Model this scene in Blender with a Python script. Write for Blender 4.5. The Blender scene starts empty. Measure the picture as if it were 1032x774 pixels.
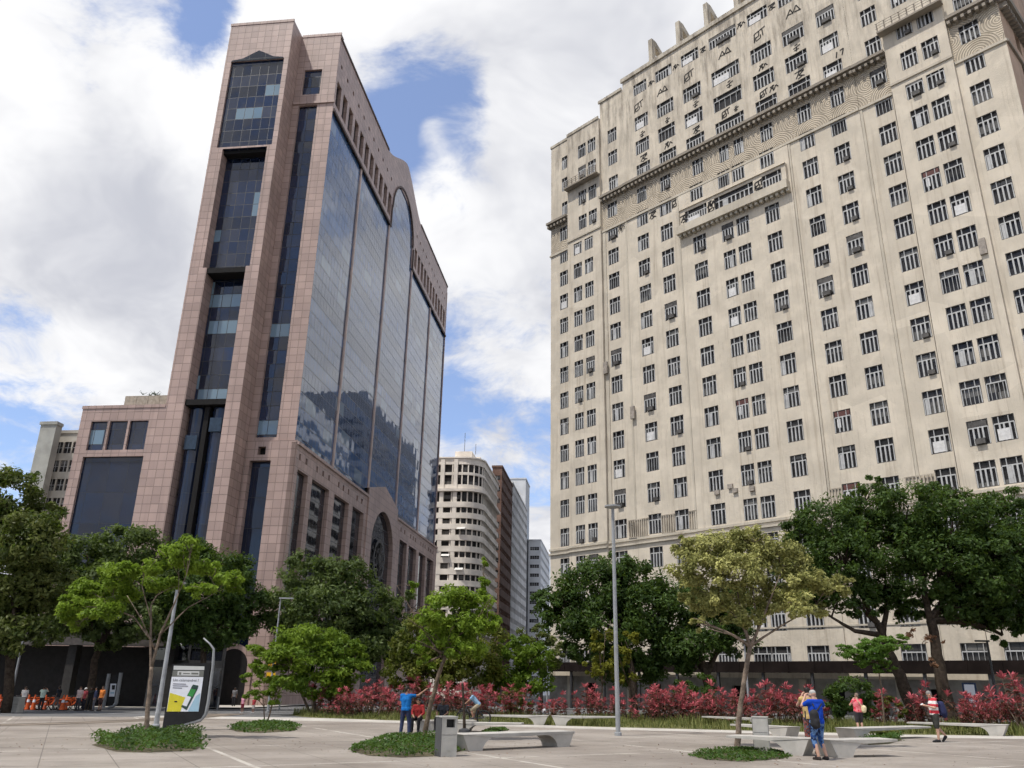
import bpy, bmesh, math, random
import numpy as np
from mathutils import Vector, Matrix
R_ = math.radians
rnd = random.Random(7)
scene = bpy.context.scene
COL = scene.collection

# ------------------------------------------------------------------ camera solution
FPX, PIT, ROL = 822.415, 0.350589, 0.0199051
CAM = np.array([0.0, 0.0, 1.78])
_F = np.array([0, math.cos(PIT), math.sin(PIT)])
_R0 = np.array([1.0, 0, 0]); _U0 = np.cross(_R0, _F)
_R = _R0*math.cos(ROL)+_U0*math.sin(ROL); _U = -_R0*math.sin(ROL)+_U0*math.cos(ROL)
def ray(x, y): return _F*FPX+_R*(x-516)+_U*(387-y)
def at(x, y, Y):                      # survey point: sight line (x, y) at forward distance Y
    d = ray(x, y); return CAM+d*(Y/d[1])
def gz(x, y): return .12+.011*x-.009*y   # the square falls gently away
def GT(x, y):                         # survey point on the ground
    d = ray(x, y); t = (1.78-.12)/(.011*d[0]-.009*d[1]-d[2]); return CAM+d*t
def gp(x, y): return Vector((x, y, gz(x, y)))
def pix(p):
    d = np.asarray(p, float)-CAM; w = d@_F
    return 516+FPX*(d@_R)/w, 387-FPX*(d@_U)/w, w

# ------------------------------------------------------------------ materials
class NT:
    def __init__(s, tree): s.t = tree; s.n = tree.nodes; s.l = tree.links; s.n.clear()
    def new(s, typ, **kw):
        n = s.n.new(typ)
        for k, v in kw.items(): setattr(n, k, v)
        return n
    def put(s, sock, v):
        if isinstance(v, bpy.types.NodeSocket): s.l.new(v, sock)
        elif v is not None:
            try: sock.default_value = v
            except Exception:
                sock.default_value = tuple(v)+(1,) if len(v) == 3 else v
    def math(s, op, a, b=None, c=None, clamp=False):
        n = s.new('ShaderNodeMath', operation=op); n.use_clamp = clamp
        s.put(n.inputs[0], a)
        if b is not None: s.put(n.inputs[1], b)
        if c is not None: s.put(n.inputs[2], c)
        return n.outputs[0]
    def vmath(s, op, a, b=None):
        n = s.new('ShaderNodeVectorMath', operation=op); s.put(n.inputs[0], a)
        if b is not None: s.put(n.inputs[1], b)
        return n.outputs['Value'] if op in ('DOT_PRODUCT', 'LENGTH') else n.outputs[0]
    def mix(s, f, a, b, blend='MIX'):
        n = s.new('ShaderNodeMix', data_type='RGBA', blend_type=blend)
        s.put(n.inputs[0], f); s.put(n.inputs[6], a); s.put(n.inputs[7], b); return n.outputs[2]
    def noise(s, vec, scale, detail=4, rough=.55, out='Fac'):
        n = s.new('ShaderNodeTexNoise'); s.put(n.inputs['Vector'], vec)
        n.inputs['Scale'].default_value = scale; n.inputs['Detail'].default_value = detail; n.inputs['Roughness'].default_value = rough
        return n.outputs[out]
    def ramp(s, f, a, b):            # linear step
        n = s.new('ShaderNodeMapRange'); n.interpolation_type = 'SMOOTHSTEP'
        s.put(n.inputs[0], f); n.inputs[1].default_value = a; n.inputs[2].default_value = b; return n.outputs[0]
    def coord(s, k='Object'): return s.new('ShaderNodeTexCoord').outputs[k]
    def xyz(s, v):
        n = s.new('ShaderNodeSeparateXYZ'); s.put(n.inputs[0], v); return n.outputs
    def vec(s, x, y, z):
        n = s.new('ShaderNodeCombineXYZ'); s.put(n.inputs[0], x); s.put(n.inputs[1], y); s.put(n.inputs[2], z); return n.outputs[0]
    def bump(s, h, dist, strength=.5):
        n = s.new('ShaderNodeBump'); n.inputs['Strength'].default_value = strength; n.inputs['Distance'].default_value = dist
        s.put(n.inputs['Height'], h); return n.outputs[0]
    def surf(s, col, rough=.8, normal=None, spec=.3, metal=0, ior=None, emit=None):
        p = s.new('ShaderNodeBsdfPrincipled'); s.put(p.inputs['Base Color'], col); s.put(p.inputs['Roughness'], rough)
        p.inputs['Metallic'].default_value = metal; p.inputs['Specular IOR Level'].default_value = spec
        if ior: p.inputs['IOR'].default_value = ior
        if normal is not None: s.l.new(normal, p.inputs['Normal'])
        if emit: s.put(p.inputs['Emission Color'], emit[0]); p.inputs['Emission Strength'].default_value = emit[1]
        o = s.new('ShaderNodeOutputMaterial'); s.l.new(p.outputs[0], o.inputs[0]); return p

def newmat(name):
    m = bpy.data.materials.new(name); m.use_nodes = True; return m, NT(m.node_tree)
_mc = {}
def M(name, c, rough=.7, var=.18, scale=3.0, spec=.3, metal=0, bump=0.0, fine=0):
    if name in _mc: return _mc[name]
    m, t = newmat(name); v = t.coord()
    f = t.noise(v, scale, 5, .6)
    c = tuple(c)+(1,)
    dark = tuple(x*(1-var*1.3) for x in c[:3])+(1,); lite = tuple(min(1, x*(1+var)) for x in c[:3])+(1,)
    col = t.mix(t.ramp(f, .3, .7), dark, lite)
    nrm = None
    if bump: nrm = t.bump(t.noise(v, fine or scale*8, 4), bump)
    t.surf(col, rough, nrm, spec, metal)
    _mc[name] = m; return m

def granite_mat(name, c, tile=.95):
    m, t = newmat(name); v = t.coord(); x, y, z = t.xyz(v)
    a = t.math('MULTIPLY', t.math('ADD', x, y), 1/tile); b = t.math('MULTIPLY', z, 1/tile)
    def line(q, w): return t.math('LESS_THAN', t.math('FRACT', t.math('ADD', q, 40.02)), w)
    ln = t.math('MAXIMUM', line(a, .075), line(b, .085))
    wn = t.new('ShaderNodeTexWhiteNoise', noise_dimensions='3D')
    t.put(wn.inputs['Vector'], t.vec(t.math('FLOOR', t.math('ADD', a, 40.02)), t.math('FLOOR', t.math('ADD', b, 40.02)), 0.0))
    tone = t.math('ADD', t.math('MULTIPLY', wn.outputs[0], .17), t.math('MULTIPLY', t.noise(v, .12, 4), .55))
    col = t.mix(t.ramp(tone, .15, .72), tuple(k*.72 for k in c)+(1,), tuple(k*1.24 for k in c)+(1,))
    stain = t.ramp(t.noise(t.vec(t.math('MULTIPLY', t.math('ADD', x, y), 1.3), 0.0, t.math('MULTIPLY', z, .06)), 1.0, 4), .52, .75)
    col = t.mix(t.math('MULTIPLY', stain, .35), col, tuple(k*.45 for k in c)+(1,))
    col = t.mix(t.math('MULTIPLY', ln, .52), col, tuple(k*.22 for k in c)+(1,))
    t.surf(col, .45, t.bump(t.math('SUBTRACT', 1.0, ln), .03, .4), .4)
    return m

def glass_mat(name, base, px, pz, ior, wob, lite=None, litefrac=.06, seam=.07, axis='x', hband=0.0, rough=.03, world=False):
    """reflective glazing: each pane tilts a hair differently, some panes show blinds behind"""
    m, t = newmat(name); v = t.coord() if not world else t.new('ShaderNodeNewGeometry').outputs['Position']; x, y, z = t.xyz(v)
    h = x if axis == 'x' else y
    a = t.math('ADD', t.math('MULTIPLY', h, 1/px), 60.013); b = t.math('ADD', t.math('MULTIPLY', z, 1/pz), 60.013)
    ca, cb = t.math('FLOOR', a), t.math('FLOOR', b)
    wn = t.new('ShaderNodeTexWhiteNoise', noise_dimensions='3D'); t.put(wn.inputs['Vector'], t.vec(ca, cb, 1.0))
    wr = t.new('ShaderNodeTexWhiteNoise', noise_dimensions='3D'); t.put(wr.inputs['Vector'], t.vec(0.0, cb, 4.0))
    wc = t.new('ShaderNodeTexWhiteNoise', noise_dimensions='3D'); t.put(wc.inputs['Vector'], t.vec(t.math('FLOOR', t.math('MULTIPLY', ca, .34)), cb, 9.0))
    g = t.new('ShaderNodeNewGeometry')
    off = t.vmath('SUBTRACT', wn.outputs['Color'], (.5, .5, .5))
    wave = t.vmath('SUBTRACT', t.noise(v, .45, 1, .5, 'Color'), (.5, .5, .5))
    dlt = t.vmath('ADD', t.vmath('SCALE', off), t.vmath('SCALE', wave))
    for n in t.n:
        if n.type == 'VECT_MATH' and n.operation == 'SCALE': n.inputs['Scale'].default_value = wob
    nrm = t.vmath('NORMALIZE', t.vmath('ADD', g.outputs['Normal'], dlt))
    seamf = t.math('MAXIMUM', t.math('LESS_THAN', t.math('FRACT', a), seam/px), t.math('LESS_THAN', t.math('FRACT', b), seam*1.2/pz))
    base4 = tuple(base)+(1,)
    col = t.mix(t.math('MULTIPLY', wr.outputs[0], 1.0), base4, tuple(k*2.6 for k in base)+(1,))
    col = t.mix(t.math('MULTIPLY', wn.outputs[0], .25), col, tuple(k*.4 for k in base)+(1,))
    if lite:
        lf = t.math('GREATER_THAN', wc.outputs[0], 1-litefrac)
        col = t.mix(t.math('MULTIPLY', lf, .8), col, tuple(lite)+(1,))
    p = t.surf(t.mix(seamf, col, (.012, .013, .016, 1)), t.math('ADD', t.math('MULTIPLY', seamf, .5), rough), nrm, .5, 0, ior)
    return m

def stucco_mat(name, c):
    m, t = newmat(name); v = t.coord(); x, y, z = t.xyz(v)
    f = t.noise(v, .35, 6, .6)
    col = t.mix(t.ramp(f, .35, .68), tuple(k*.86 for k in c)+(1,), tuple(k*1.06 for k in c)+(1,))
    streak = t.noise(t.vec(t.math('MULTIPLY', x, 2.2), t.math('MULTIPLY', y, 2.2), t.math('MULTIPLY', z, .09)), 1.0, 5, .65)
    col = t.mix(t.math('MULTIPLY', t.ramp(streak, .50, .76), .48), col, (.26, .20, .14, 1))
    vo = t.new('ShaderNodeTexVoronoi', feature='F1'); t.put(vo.inputs['Vector'], t.vec(t.math('MULTIPLY', x, .22), y, t.math('MULTIPLY', z, .30))); vo.inputs['Scale'].default_value = 1.0
    pc = t.xyz(vo.outputs['Color'])[0]
    col = t.mix(t.math('MULTIPLY', t.ramp(pc, .55, 1.0), .20), col, tuple(k*.72 for k in c)+(1,)); col = t.mix(t.math('MULTIPLY', t.math('LESS_THAN', pc, .10), .25), col, tuple(min(1, k*1.18) for k in c)+(1,))
    drip = t.noise(t.vec(t.math('MULTIPLY', x, 7.0), t.math('MULTIPLY', y, 7.0), t.math('MULTIPLY', z, .55)), 1.0, 4, .7)
    col = t.mix(t.math('MULTIPLY', t.ramp(drip, .56, .78), .48), col, (.22, .17, .125, 1))
    # weather near the top of the building
    top = t.math('MULTIPLY', t.ramp(z, 56.0, 78.0), t.ramp(t.noise(t.vec(t.math('MULTIPLY', x, 1.4), y, t.math('MULTIPLY', z, .22)), .9, 6, .7), .42, .66))
    col = t.mix(t.math('MULTIPLY', top, .72), col, (.17, .145, .12, 1))
    lowd = t.math('MULTIPLY', t.ramp(z, 18.0, 2.0), t.ramp(t.noise(v, .8, 5, .7), .4, .7))
    col = t.mix(t.math('MULTIPLY', lowd, .3), col, (.25, .22, .18, 1))
    t.surf(col, .9, t.bump(t.noise(v, 6, 5), .05, .35), .15)
    return m

def frieze_mat(name, c):
    m, t = newmat(name); v = t.coord(); x, y, z = t.xyz(v)
    P = 4.05
    def rings(off, z0):
        u = t.math('SUBTRACT', t.math('MULTIPLY', t.math('FRACT', t.math('ADD', t.math('MULTIPLY', x, 1/P), off)), P), P/2)
        w = t.math('SUBTRACT', z, z0)
        d = t.math('SQRT', t.math('ADD', t.math('MULTIPLY', u, u), t.math('MULTIPLY', w, w)))
        return t.math('SINE', t.math('MULTIPLY', d, 6.283/.24)), d
    r1, d1 = rings(.0, 57.2); r2, d2 = rings(.5, 59.6)
    h = t.mix(t.math('LESS_THAN', d1, 2.0), r2, r1)
    k = t.ramp(h, -.7, .5)
    dirt = t.noise(v, .5, 5, .65)
    col = t.mix(k, tuple(q*.68 for q in c)+(1,), tuple(q*.98 for q in c)+(1,))
    col = t.mix(t.math('MULTIPLY', t.ramp(dirt, .45, .7), .45), col, (.2, .17, .13, 1))
    t.surf(col, .9, t.bump(k, .12, .8), .1)
    return m

def leaf_mat(name, dark, lite, trans=.35):
    m, t = newmat(name)
    a = t.new('ShaderNodeAttribute', attribute_name='tone').outputs['Fac']
    col = t.mix(a, tuple(dark)+(1,), tuple(lite)+(1,))
    p = t.new('ShaderNodeBsdfPrincipled'); t.put(p.inputs['Base Color'], col); p.inputs['Roughness'].default_value = .5
    p.inputs['Specular IOR Level'].default_value = .16
    tr = t.new('ShaderNodeBsdfTranslucent'); t.put(tr.inputs[0], t.mix(.5, col, (.22, .34, .03, 1), 'MIX') if lite[1] > lite[0] else col)
    mx = t.new('ShaderNodeMixShader'); mx.inputs[0].default_value = trans
    t.l.new(p.outputs[0], mx.inputs[1]); t.l.new(tr.outputs[0], mx.inputs[2])
    o = t.new('ShaderNodeOutputMaterial'); t.l.new(mx.outputs[0], o.inputs[0])
    return m

# ------------------------------------------------------------------ objects
def tag(o, label=None, cat=None, group=None, kind=None):
    if label: o['label'] = label
    if cat: o['category'] = cat
    if group: o['group'] = group
    if kind: o['kind'] = kind
    return o
def empty(name, loc, rz=0, label=None, cat=None, group=None):
    o = bpy.data.objects.new(name, None); COL.objects.link(o); o.empty_display_size = .3
    o.location = loc; o.rotation_euler = (0, 0, rz)
    return tag(o, label, cat, group)
def link_mesh(name, me, mats, parent=None, smooth=False):
    for m in (mats if isinstance(mats, (list, tuple)) else [mats]): me.materials.append(m)
    if smooth:
        me.polygons.foreach_set('use_smooth', [True]*len(me.polygons))
    o = bpy.data.objects.new(name, me); COL.objects.link(o)
    if parent: o.parent = parent
    return o
def copy_tree(o, parent=None):
    c = o.copy(); COL.objects.link(c)
    if parent: c.parent = parent
    for ch in list(o.children): copy_tree(ch, c)
    return c

class MB:
    def __init__(s): s.v = []; s.f = []; s.m = []; s.mi = 0
    def add(s, vs, fs):
        b = len(s.v); s.v += [tuple(map(float, p)) for p in vs]; s.f += [tuple(b+i for i in f) for f in fs]; s.m += [s.mi]*len(fs); return s
    def quad(s, *p): return s.add(p, [tuple(range(len(p)))])
    def box(s, x0, y0, z0, x1, y1, z1):
        return s.add([(x0,y0,z0),(x1,y0,z0),(x1,y1,z0),(x0,y1,z0),(x0,y0,z1),(x1,y0,z1),(x1,y1,z1),(x0,y1,z1)],
                     [(3,2,1,0),(4,5,6,7),(0,1,5,4),(1,2,6,5),(2,3,7,6),(3,0,4,7)])
    def prism(s, poly, a0, a1, f):          # poly of 2D points, f maps (u, v, a) to 3D
        n = len(poly)
        return s.add([f(u, v, a0) for u, v in poly]+[f(u, v, a1) for u, v in poly],
                     [tuple(range(n))[::-1], tuple(range(n, 2*n))]+[(i, (i+1) % n, n+(i+1) % n, n+i) for i in range(n)])
    def tube(s, pts, rad, n=8, cap=True):
        pts = [Vector(p) for p in pts]; k = len(pts)
        if not isinstance(rad, (list, tuple)): rad = [rad]*k
        vs = []; up = None
        for i in range(k):
            d = (pts[min(i+1, k-1)]-pts[max(i-1, 0)])
            d = d.normalized() if d.length > 1e-9 else Vector((0, 0, 1))
            if up is None: up = d.orthogonal().normalized()
            up = (up-d*up.dot(d)); up = up.normalized() if up.length > 1e-6 else d.orthogonal().normalized()
            w = d.cross(up)
            for j in range(n):
                a = 2*math.pi*j/n; vs.append(pts[i]+(up*math.cos(a)+w*math.sin(a))*rad[i])
        fs = [(i*n+j, i*n+(j+1) % n, (i+1)*n+(j+1) % n, (i+1)*n+j) for i in range(k-1) for j in range(n)]
        if cap: fs += [tuple(range(n))[::-1], tuple((k-1)*n+j for j in range(n))]
        return s.add(vs, fs)
    def ball(s, c, r, n=10, m=7):
        r = r if isinstance(r, (list, tuple)) else (r, r, r); vs = []; fs = []
        for i in range(m+1):
            th = math.pi*i/m
            for j in range(n):
                ph = 2*math.pi*j/n
                vs.append((c[0]+r[0]*math.sin(th)*math.cos(ph), c[1]+r[1]*math.sin(th)*math.sin(ph), c[2]+r[2]*math.cos(th)))
        for i in range(m):
            for j in range(n): fs.append((i*n+j, (i+1)*n+j, (i+1)*n+(j+1) % n, i*n+(j+1) % n))
        return s.add(vs, fs)
    def wall(s, f, a0, a1, z0, z1, holes, depth, extra_z=()):
        """wall sheet in (a, z) with rectangular openings and reveals; f(a, d, z) -> point, d goes inward"""
        A = sorted({a0, a1, *[h[0] for h in holes], *[h[1] for h in holes]}); Z = sorted({z0, z1, *[h[2] for h in holes], *[h[3] for h in holes]})
        A = [a for a in A if a0 <= a <= a1]; Z = [z for z in Z if z0 <= z <= z1]
        for i in range(len(A)-1):
            ca = (A[i]+A[i+1])/2; hs = [h for h in holes if h[0] < ca < h[1]]
            j = 0
            while j < len(Z)-1:
                cz = (Z[j]+Z[j+1])/2
                if any(h[2] < cz < h[3] for h in hs): j += 1; continue
                k = j
                while k+1 < len(Z)-1 and not any(h[2] < (Z[k+1]+Z[k+2])/2 < h[3] for h in hs): k += 1
                s.quad(f(A[i],0,Z[j]), f(A[i+1],0,Z[j]), f(A[i+1],0,Z[k+1]), f(A[i],0,Z[k+1])); j = k+1
        for h in holes:
            p = [(h[0],h[2]),(h[1],h[2]),(h[1],h[3]),(h[0],h[3])]
            for q in range(4):
                (u0,w0),(u1,w1) = p[q], p[(q+1) % 4]
                s.quad(f(u0,0,w0), f(u0,depth,w0), f(u1,depth,w1), f(u1,0,w1))
        return s
    def mesh(s, name):
        me = bpy.data.meshes.new(name); me.from_pydata(s.v, [], s.f)
        if any(s.m): me.polygons.foreach_set('material_index', s.m)
        me.update(); return me
    def build(s, name, mats, parent=None, smooth=False): return link_mesh(name, s.mesh(name), mats, parent, smooth)

# ------------------------------------------------------------------ palette
m_granite = granite_mat('pink_granite', (.455, .328, .284))
m_pierpk = M('pier_pink', (.56, .44, .39), .6, .12, .4)
m_canopy = M('canopy_dark', (.016, .012, .011), .95, .2, 1, .05)
m_granite_dk = M('dark_granite_joint', (.10, .07, .06))
m_cglass = glass_mat('curtain_glass', (.028, .056, .115), 1.1, 1.72, 2.1, .010, (.20, .27, .34), .06, axis='y')
m_fglass = glass_mat('front_glass', (.008, .013, .030), 1.18, 1.72, 1.6, .05, (.20, .30, .38), .09, axis='x')
m_sglass = glass_mat('shaft_glass', (.005, .008, .018), 2.2, 3.4, 1.5, .02, None, 0, .04, axis='x')
m_dglass = glass_mat('podium_glass', (.008, .009, .013), 1.2, 1.8, 1.7, .008, None, 0, .06, axis='y')
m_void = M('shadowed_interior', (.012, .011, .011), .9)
m_metal = M('grey_metal', (.28, .29, .30), .5, .1, 2, .4)
m_dmetal = M('dark_metal', (.045, .045, .048), .5, .1, 2, .4)
m_bronze = M('bronze', (.06, .055, .05), .5, .2, 1.0)
m_stucco = stucco_mat('cream_stucco', (.625, .558, .458))
m_trim = stucco_mat('cream_trim', (.54, .487, .40))
m_trimdk = stucco_mat('weathered_trim', (.30, .265, .22))
m_side = stucco_mat('brown_side_stucco', (.52, .37, .27))
m_frieze = frieze_mat('scallop_frieze', (.60, .52, .41))
m_wframe = M('window_frame', (.44, .44, .435), .6, .18, .8)
m_wglass = glass_mat('window_glass', (.020, .019, .019), .62, .8, 1.30, .06, (.17, .165, .155), .16, .03, axis='x', rough=.08, world=True)
m_wboard = M('white_board', (.62, .61, .60), .6, .1)
m_wred = M('red_curtain', (.11, .05, .045), .8)
m_acbox = M('ac_unit', (.085, .08, .076), .7, .3, 2)
m_graf = M('black_spray', (.015, .013, .013), .8)
m_bark = M('bark', (.145, .11, .08), .95, .35, 5, .1, 0, .06, 22)
m_barkdk = M('dark_bark', (.055, .042, .032), .95, .3, 5, .1, 0, .05, 22)
m_barklt = M('pale_bark', (.20, .155, .12), .95, .35, 5, .1, 0, .06, 22)
m_conc = M('bench_concrete', (.42, .40, .365), .85, .13, 1.6, .2, 0, .004, 30)
m_concbin = M('bin_concrete', (.40, .39, .36), .8, .11, 2, .2, 0, .004, 30)
m_bindk = M('bin_shade_and_seam', (.085, .085, .088), .7, .1)  # shade of the bin's side as a colour; the seam uses it too
m_black = M('black_plastic', (.012, .012, .013), .5)
m_soil = M('soil', (.10, .085, .05), 1, .4, 1.2)

# ------------------------------------------------------------------ world
w = bpy.data.worlds.new('World'); scene.world = w; w.use_nodes = True
t = NT(w.node_tree)
SUN_EL, SUN_DIR = R_(63), np.array([-.80, -.60])
SUN_AZ = math.atan2(SUN_DIR[0], SUN_DIR[1])     # clockwise from +Y
sky = t.new('ShaderNodeTexSky', sky_type='NISHITA'); sky.sun_disc = False; sky.sun_elevation = SUN_EL; sky.sun_rotation = SUN_AZ
sky.air_density = 1.0; sky.dust_density = .6; sky.ozone_density = 2.0
d = t.vmath('NORMALIZE', t.coord('Generated')); dx, dy, dz = t.xyz(d)
inv = t.math('DIVIDE', 1.0, t.math('ADD', t.math('MAXIMUM', dz, 0.0), .35))
cp = t.vec(t.math('MULTIPLY', dx, inv), t.math('MULTIPLY', dy, inv), t.math('MULTIPLY', dz, .6))
warp = t.vmath('ADD', cp, t.vmath('MULTIPLY', t.vmath('SUBTRACT', t.noise(cp, 2.2, 3, .5, 'Color'), (.5, .5, .5)), (.35, .35, .35)))
n1 = t.noise(warp, 2.6, 7, .62); n2 = t.noise(warp, 5.0, 4, .6)
def blob(px_, py_, rad, wgt):
    v = ray(px_, py_); v = v/np.linalg.norm(v); k = 1/(rad/822.0)**2
    e = t.math('EXPONENT', t.math('MULTIPLY', t.math('SUBTRACT', t.vmath('DOT_PRODUCT', d, tuple(v)), 1.0), k))
    return t.math('MULTIPLY', e, wgt)
def total(items):
    s_ = items[0]
    for q in items[1:]: s_ = t.math('ADD', s_, q)
    return s_
# blue gaps where the photograph shows them, cloud elsewhere
cov = total([t.math('MULTIPLY', n1, 1.5), blob(206, 36, 26, -.30), blob(228, 4, 24, -.22), blob(418, 112, 47, -.38), blob(392, 160, 28, -.22), blob(474, 84, 22, -.16), blob(452, 412, 24, -.26),
             blob(22, 312, 30, -.16), blob(20, 455, 40, -.2), blob(90, 120, 130, .1), blob(330, 15, 60, .14), blob(520, 230, 90, .18),
             blob(600, 60, 120, .25), blob(433, 132, 12, .2), blob(110, 260, 100, .12)])
mask = t.ramp(cov, .58, .80)
brt = total([t.math('MULTIPLY', n2, .7), t.math('MULTIPLY', n1, .3), blob(70, 50, 90, .26), blob(60, 350, 60, .14), blob(350, 20, 50, .16), blob(470, 240, 60, .16), blob(210, 130, 36, .2),
             blob(110, 190, 70, -.22), blob(140, 285, 50, -.12), blob(30, 250, 40, -.06), blob(600, 90, 110, -.05)])
ccol = t.mix(t.ramp(brt, .24, .74), (.60, .615, .68, 1), (1.04, 1.04, 1.05, 1))
skyc = t.mix(1.0, sky.outputs[0], (.160, .168, .195, 1), 'MULTIPLY')
skyc = t.mix(.15, skyc, (.75, .82, .95, 1))
final = t.mix(mask, skyc, ccol)
below = t.ramp(dz, -.02, .03)
final = t.mix(below, (.16, .15, .14, 1), final)
bg = t.new('ShaderNodeBackground'); t.put(bg.inputs[0], final); bg.inputs[1].default_value = 1.0
# Nishita is scaled to strength 0.1 inside the mix above; clouds carry their own radiance
o = t.new('ShaderNodeOutputWorld'); t.l.new(bg.outputs[0], o.inputs[0])
sl = bpy.data.lights.new('sun', 'SUN'); sl.energy = 3.9; sl.angle = R_(1.5); sl.color = (1, .95, .87)
so = bpy.data.objects.new('sun', sl); COL.objects.link(so)
hd = SUN_DIR/np.linalg.norm(SUN_DIR)
sd = Vector((hd[0]*math.cos(SUN_EL), hd[1]*math.cos(SUN_EL), math.sin(SUN_EL)))
so.rotation_euler = sd.to_track_quat('Z', 'Y').to_euler(); so.location = sd*200

# ------------------------------------------------------------------ camera
cd = bpy.data.cameras.new('camera'); cd.sensor_width = 36; cd.lens = FPX/1032*36; cd.clip_end = 6000; cd.clip_start = .1
co = bpy.data.objects.new('camera', cd); COL.objects.link(co)
co.matrix_world = Matrix(((_R[0], _U[0], -_F[0], CAM[0]), (_R[1], _U[1], -_F[1], CAM[1]), (_R[2], _U[2], -_F[2], CAM[2]), (0, 0, 0, 1)))
scene.camera = co
scene.view_settings.view_transform = 'Standard'; scene.view_settings.look = 'None'; scene.view_settings.exposure = 0
scene.render.engine = 'CYCLES'
scene.cycles.max_bounces = 4; scene.cycles.diffuse_bounces = 2; scene.cycles.glossy_bounces = 2; scene.cycles.transmission_bounces = 2; scene.cycles.transparent_max_bounces = 4
scene.cycles.use_denoising = True; scene.cycles.use_adaptive_sampling = True; scene.cycles.adaptive_threshold = .03; scene.cycles.adaptive_min_samples = 12; scene.cycles.caustics_reflective = False

# ------------------------------------------------------------------ setting: ground sheets
def sheet(name, pts, dz, mat):
    b = MB(); b.quad(*[(x, y, gz(x, y)+dz) for x, y in pts]); o = b.build(name, mat); tag(o, kind='structure'); return o
def concrete_ground(name):
    m, t = newmat(name); v = t.coord('Object'); x, y, z = t.xyz(v)
    col = t.mix(t.ramp(t.noise(v, .16, 6, .65), .32, .7), (.205, .176, .150, 1), (.345, .308, .268, 1))
    fine = t.noise(v, 9.0, 6, .7)
    col = t.mix(t.math('MULTIPLY', t.ramp(fine, .4, .75), .22), col, (.17, .15, .12, 1))
    # broad patches: worn stains plus cloud shade painted into the colour
    st = t.ramp(t.noise(t.vmath('MULTIPLY', v, (.35, .8, 1)), .55, 5, .6), .56, .72)
    col = t.mix(t.math('MULTIPLY', st, .5), col, (.12, .10, .085, 1))
    # radiating joints and pale inlaid strips
    def strips(ang, per, w_, off):  # thin lines
        ca, sa = math.cos(R_(ang)), math.sin(R_(ang))
        q = t.math('ADD', t.math('MULTIPLY', x, ca), t.math('MULTIPLY', y, sa))
        q = t.math('ADD', t.math('MULTIPLY', q, 1/per), off)
        return t.math('LESS_THAN', t.math('FRACT', q), w_/per)
    spots_ = t.ramp(t.noise(v, 2.6, 3, .5), .70, .78); col = t.mix(t.math('MULTIPLY', spots_, .45), col, (.09, .08, .07, 1))
    pale = t.math('MAXIMUM', strips(27, 6.4, .13, .35), strips(118, 7.2, .13, .1))
    pale = t.math('MULTIPLY', pale, t.ramp(t.noise(v, .45, 3, .6), .38, .55))
    col = t.mix(t.math('MULTIPLY', pale, .65), col, (.55, .52, .46, 1))
    joint = t.math('MAXIMUM', strips(27, 1.6, .028, .1), strips(117, 1.8, .028, .3))
    col = t.mix(t.math('MULTIPLY', joint, .7), col, (.11, .095, .08, 1))
    strk = t.ramp(t.noise(t.vmath('MULTIPLY', v, (.25, 1.6, 1)), 1.1, 5, .7), .5, .75); col = t.mix(t.math('MULTIPLY', strk, .30), col, (.15, .125, .105, 1))  # stretched stains that also paint in a darker band of shade
    t.surf(col, .82, t.bump(fine, .01, .4), .25); return m
m_plaza = concrete_ground('plaza_concrete')
m_asph = M('asphalt', (.135, .135, .135), .9, .22, .5, .25, 0, .015, 20)
m_path = M('pale_path', (.47, .44, .395), .85, .13, .7, .2, 0, .01, 18)
m_lawn = M('dry_lawn', (.115, .115, .04), 1, .4, 1.5)
m_rail = M('tram_bed', (.20, .165, .13), .9, .25, .8)
m_steel = M('rail_steel', (.07, .06, .05), .5, .2)
sheet('ground', [(-900, -300), (900, -300), (900, 1500), (-900, 1500)], -.012, m_asph)
plaza = [(-70, -12), (60, -12), (60, 30), (30, 34.0), (16.2, 36.4), (4.3, 41.6), (-6.1, 47.6), (-12.6, 50.0), (-22.6, 53.6), (-30, 52.6), (-70, 52)]
sheet('plaza', plaza, 0, m_plaza)
sheet('footpath', [(30, 34.0), (60, 30), (60, 34), (30, 37.0), (17.5, 38.6), (4.6, 44.2), (-6.0, 50.8), (-12.0, 54.6), (-22.6, 56.2), (-22.6, 53.6), (-12.6, 50.0), (-6.1, 47.6), (4.3, 41.6), (16.2, 36.4)], .001, m_path)
sheet('planting_bed', [(30, 37.0), (40, 36), (40, 52), (26, 57), (12, 61), (0, 66), (-10, 70), (-15.5, 68), (-14.8, 60), (-12.0, 54.6), (-6.0, 50.8), (4.6, 44.2), (17.5, 38.6)], .002, m_lawn)
sheet('pavement', [(-120, 74.5), (-26, 74.5), (-23, 76), (-14, 170), (-30, 172), (-120, 110)], .10, m_path)
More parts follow.
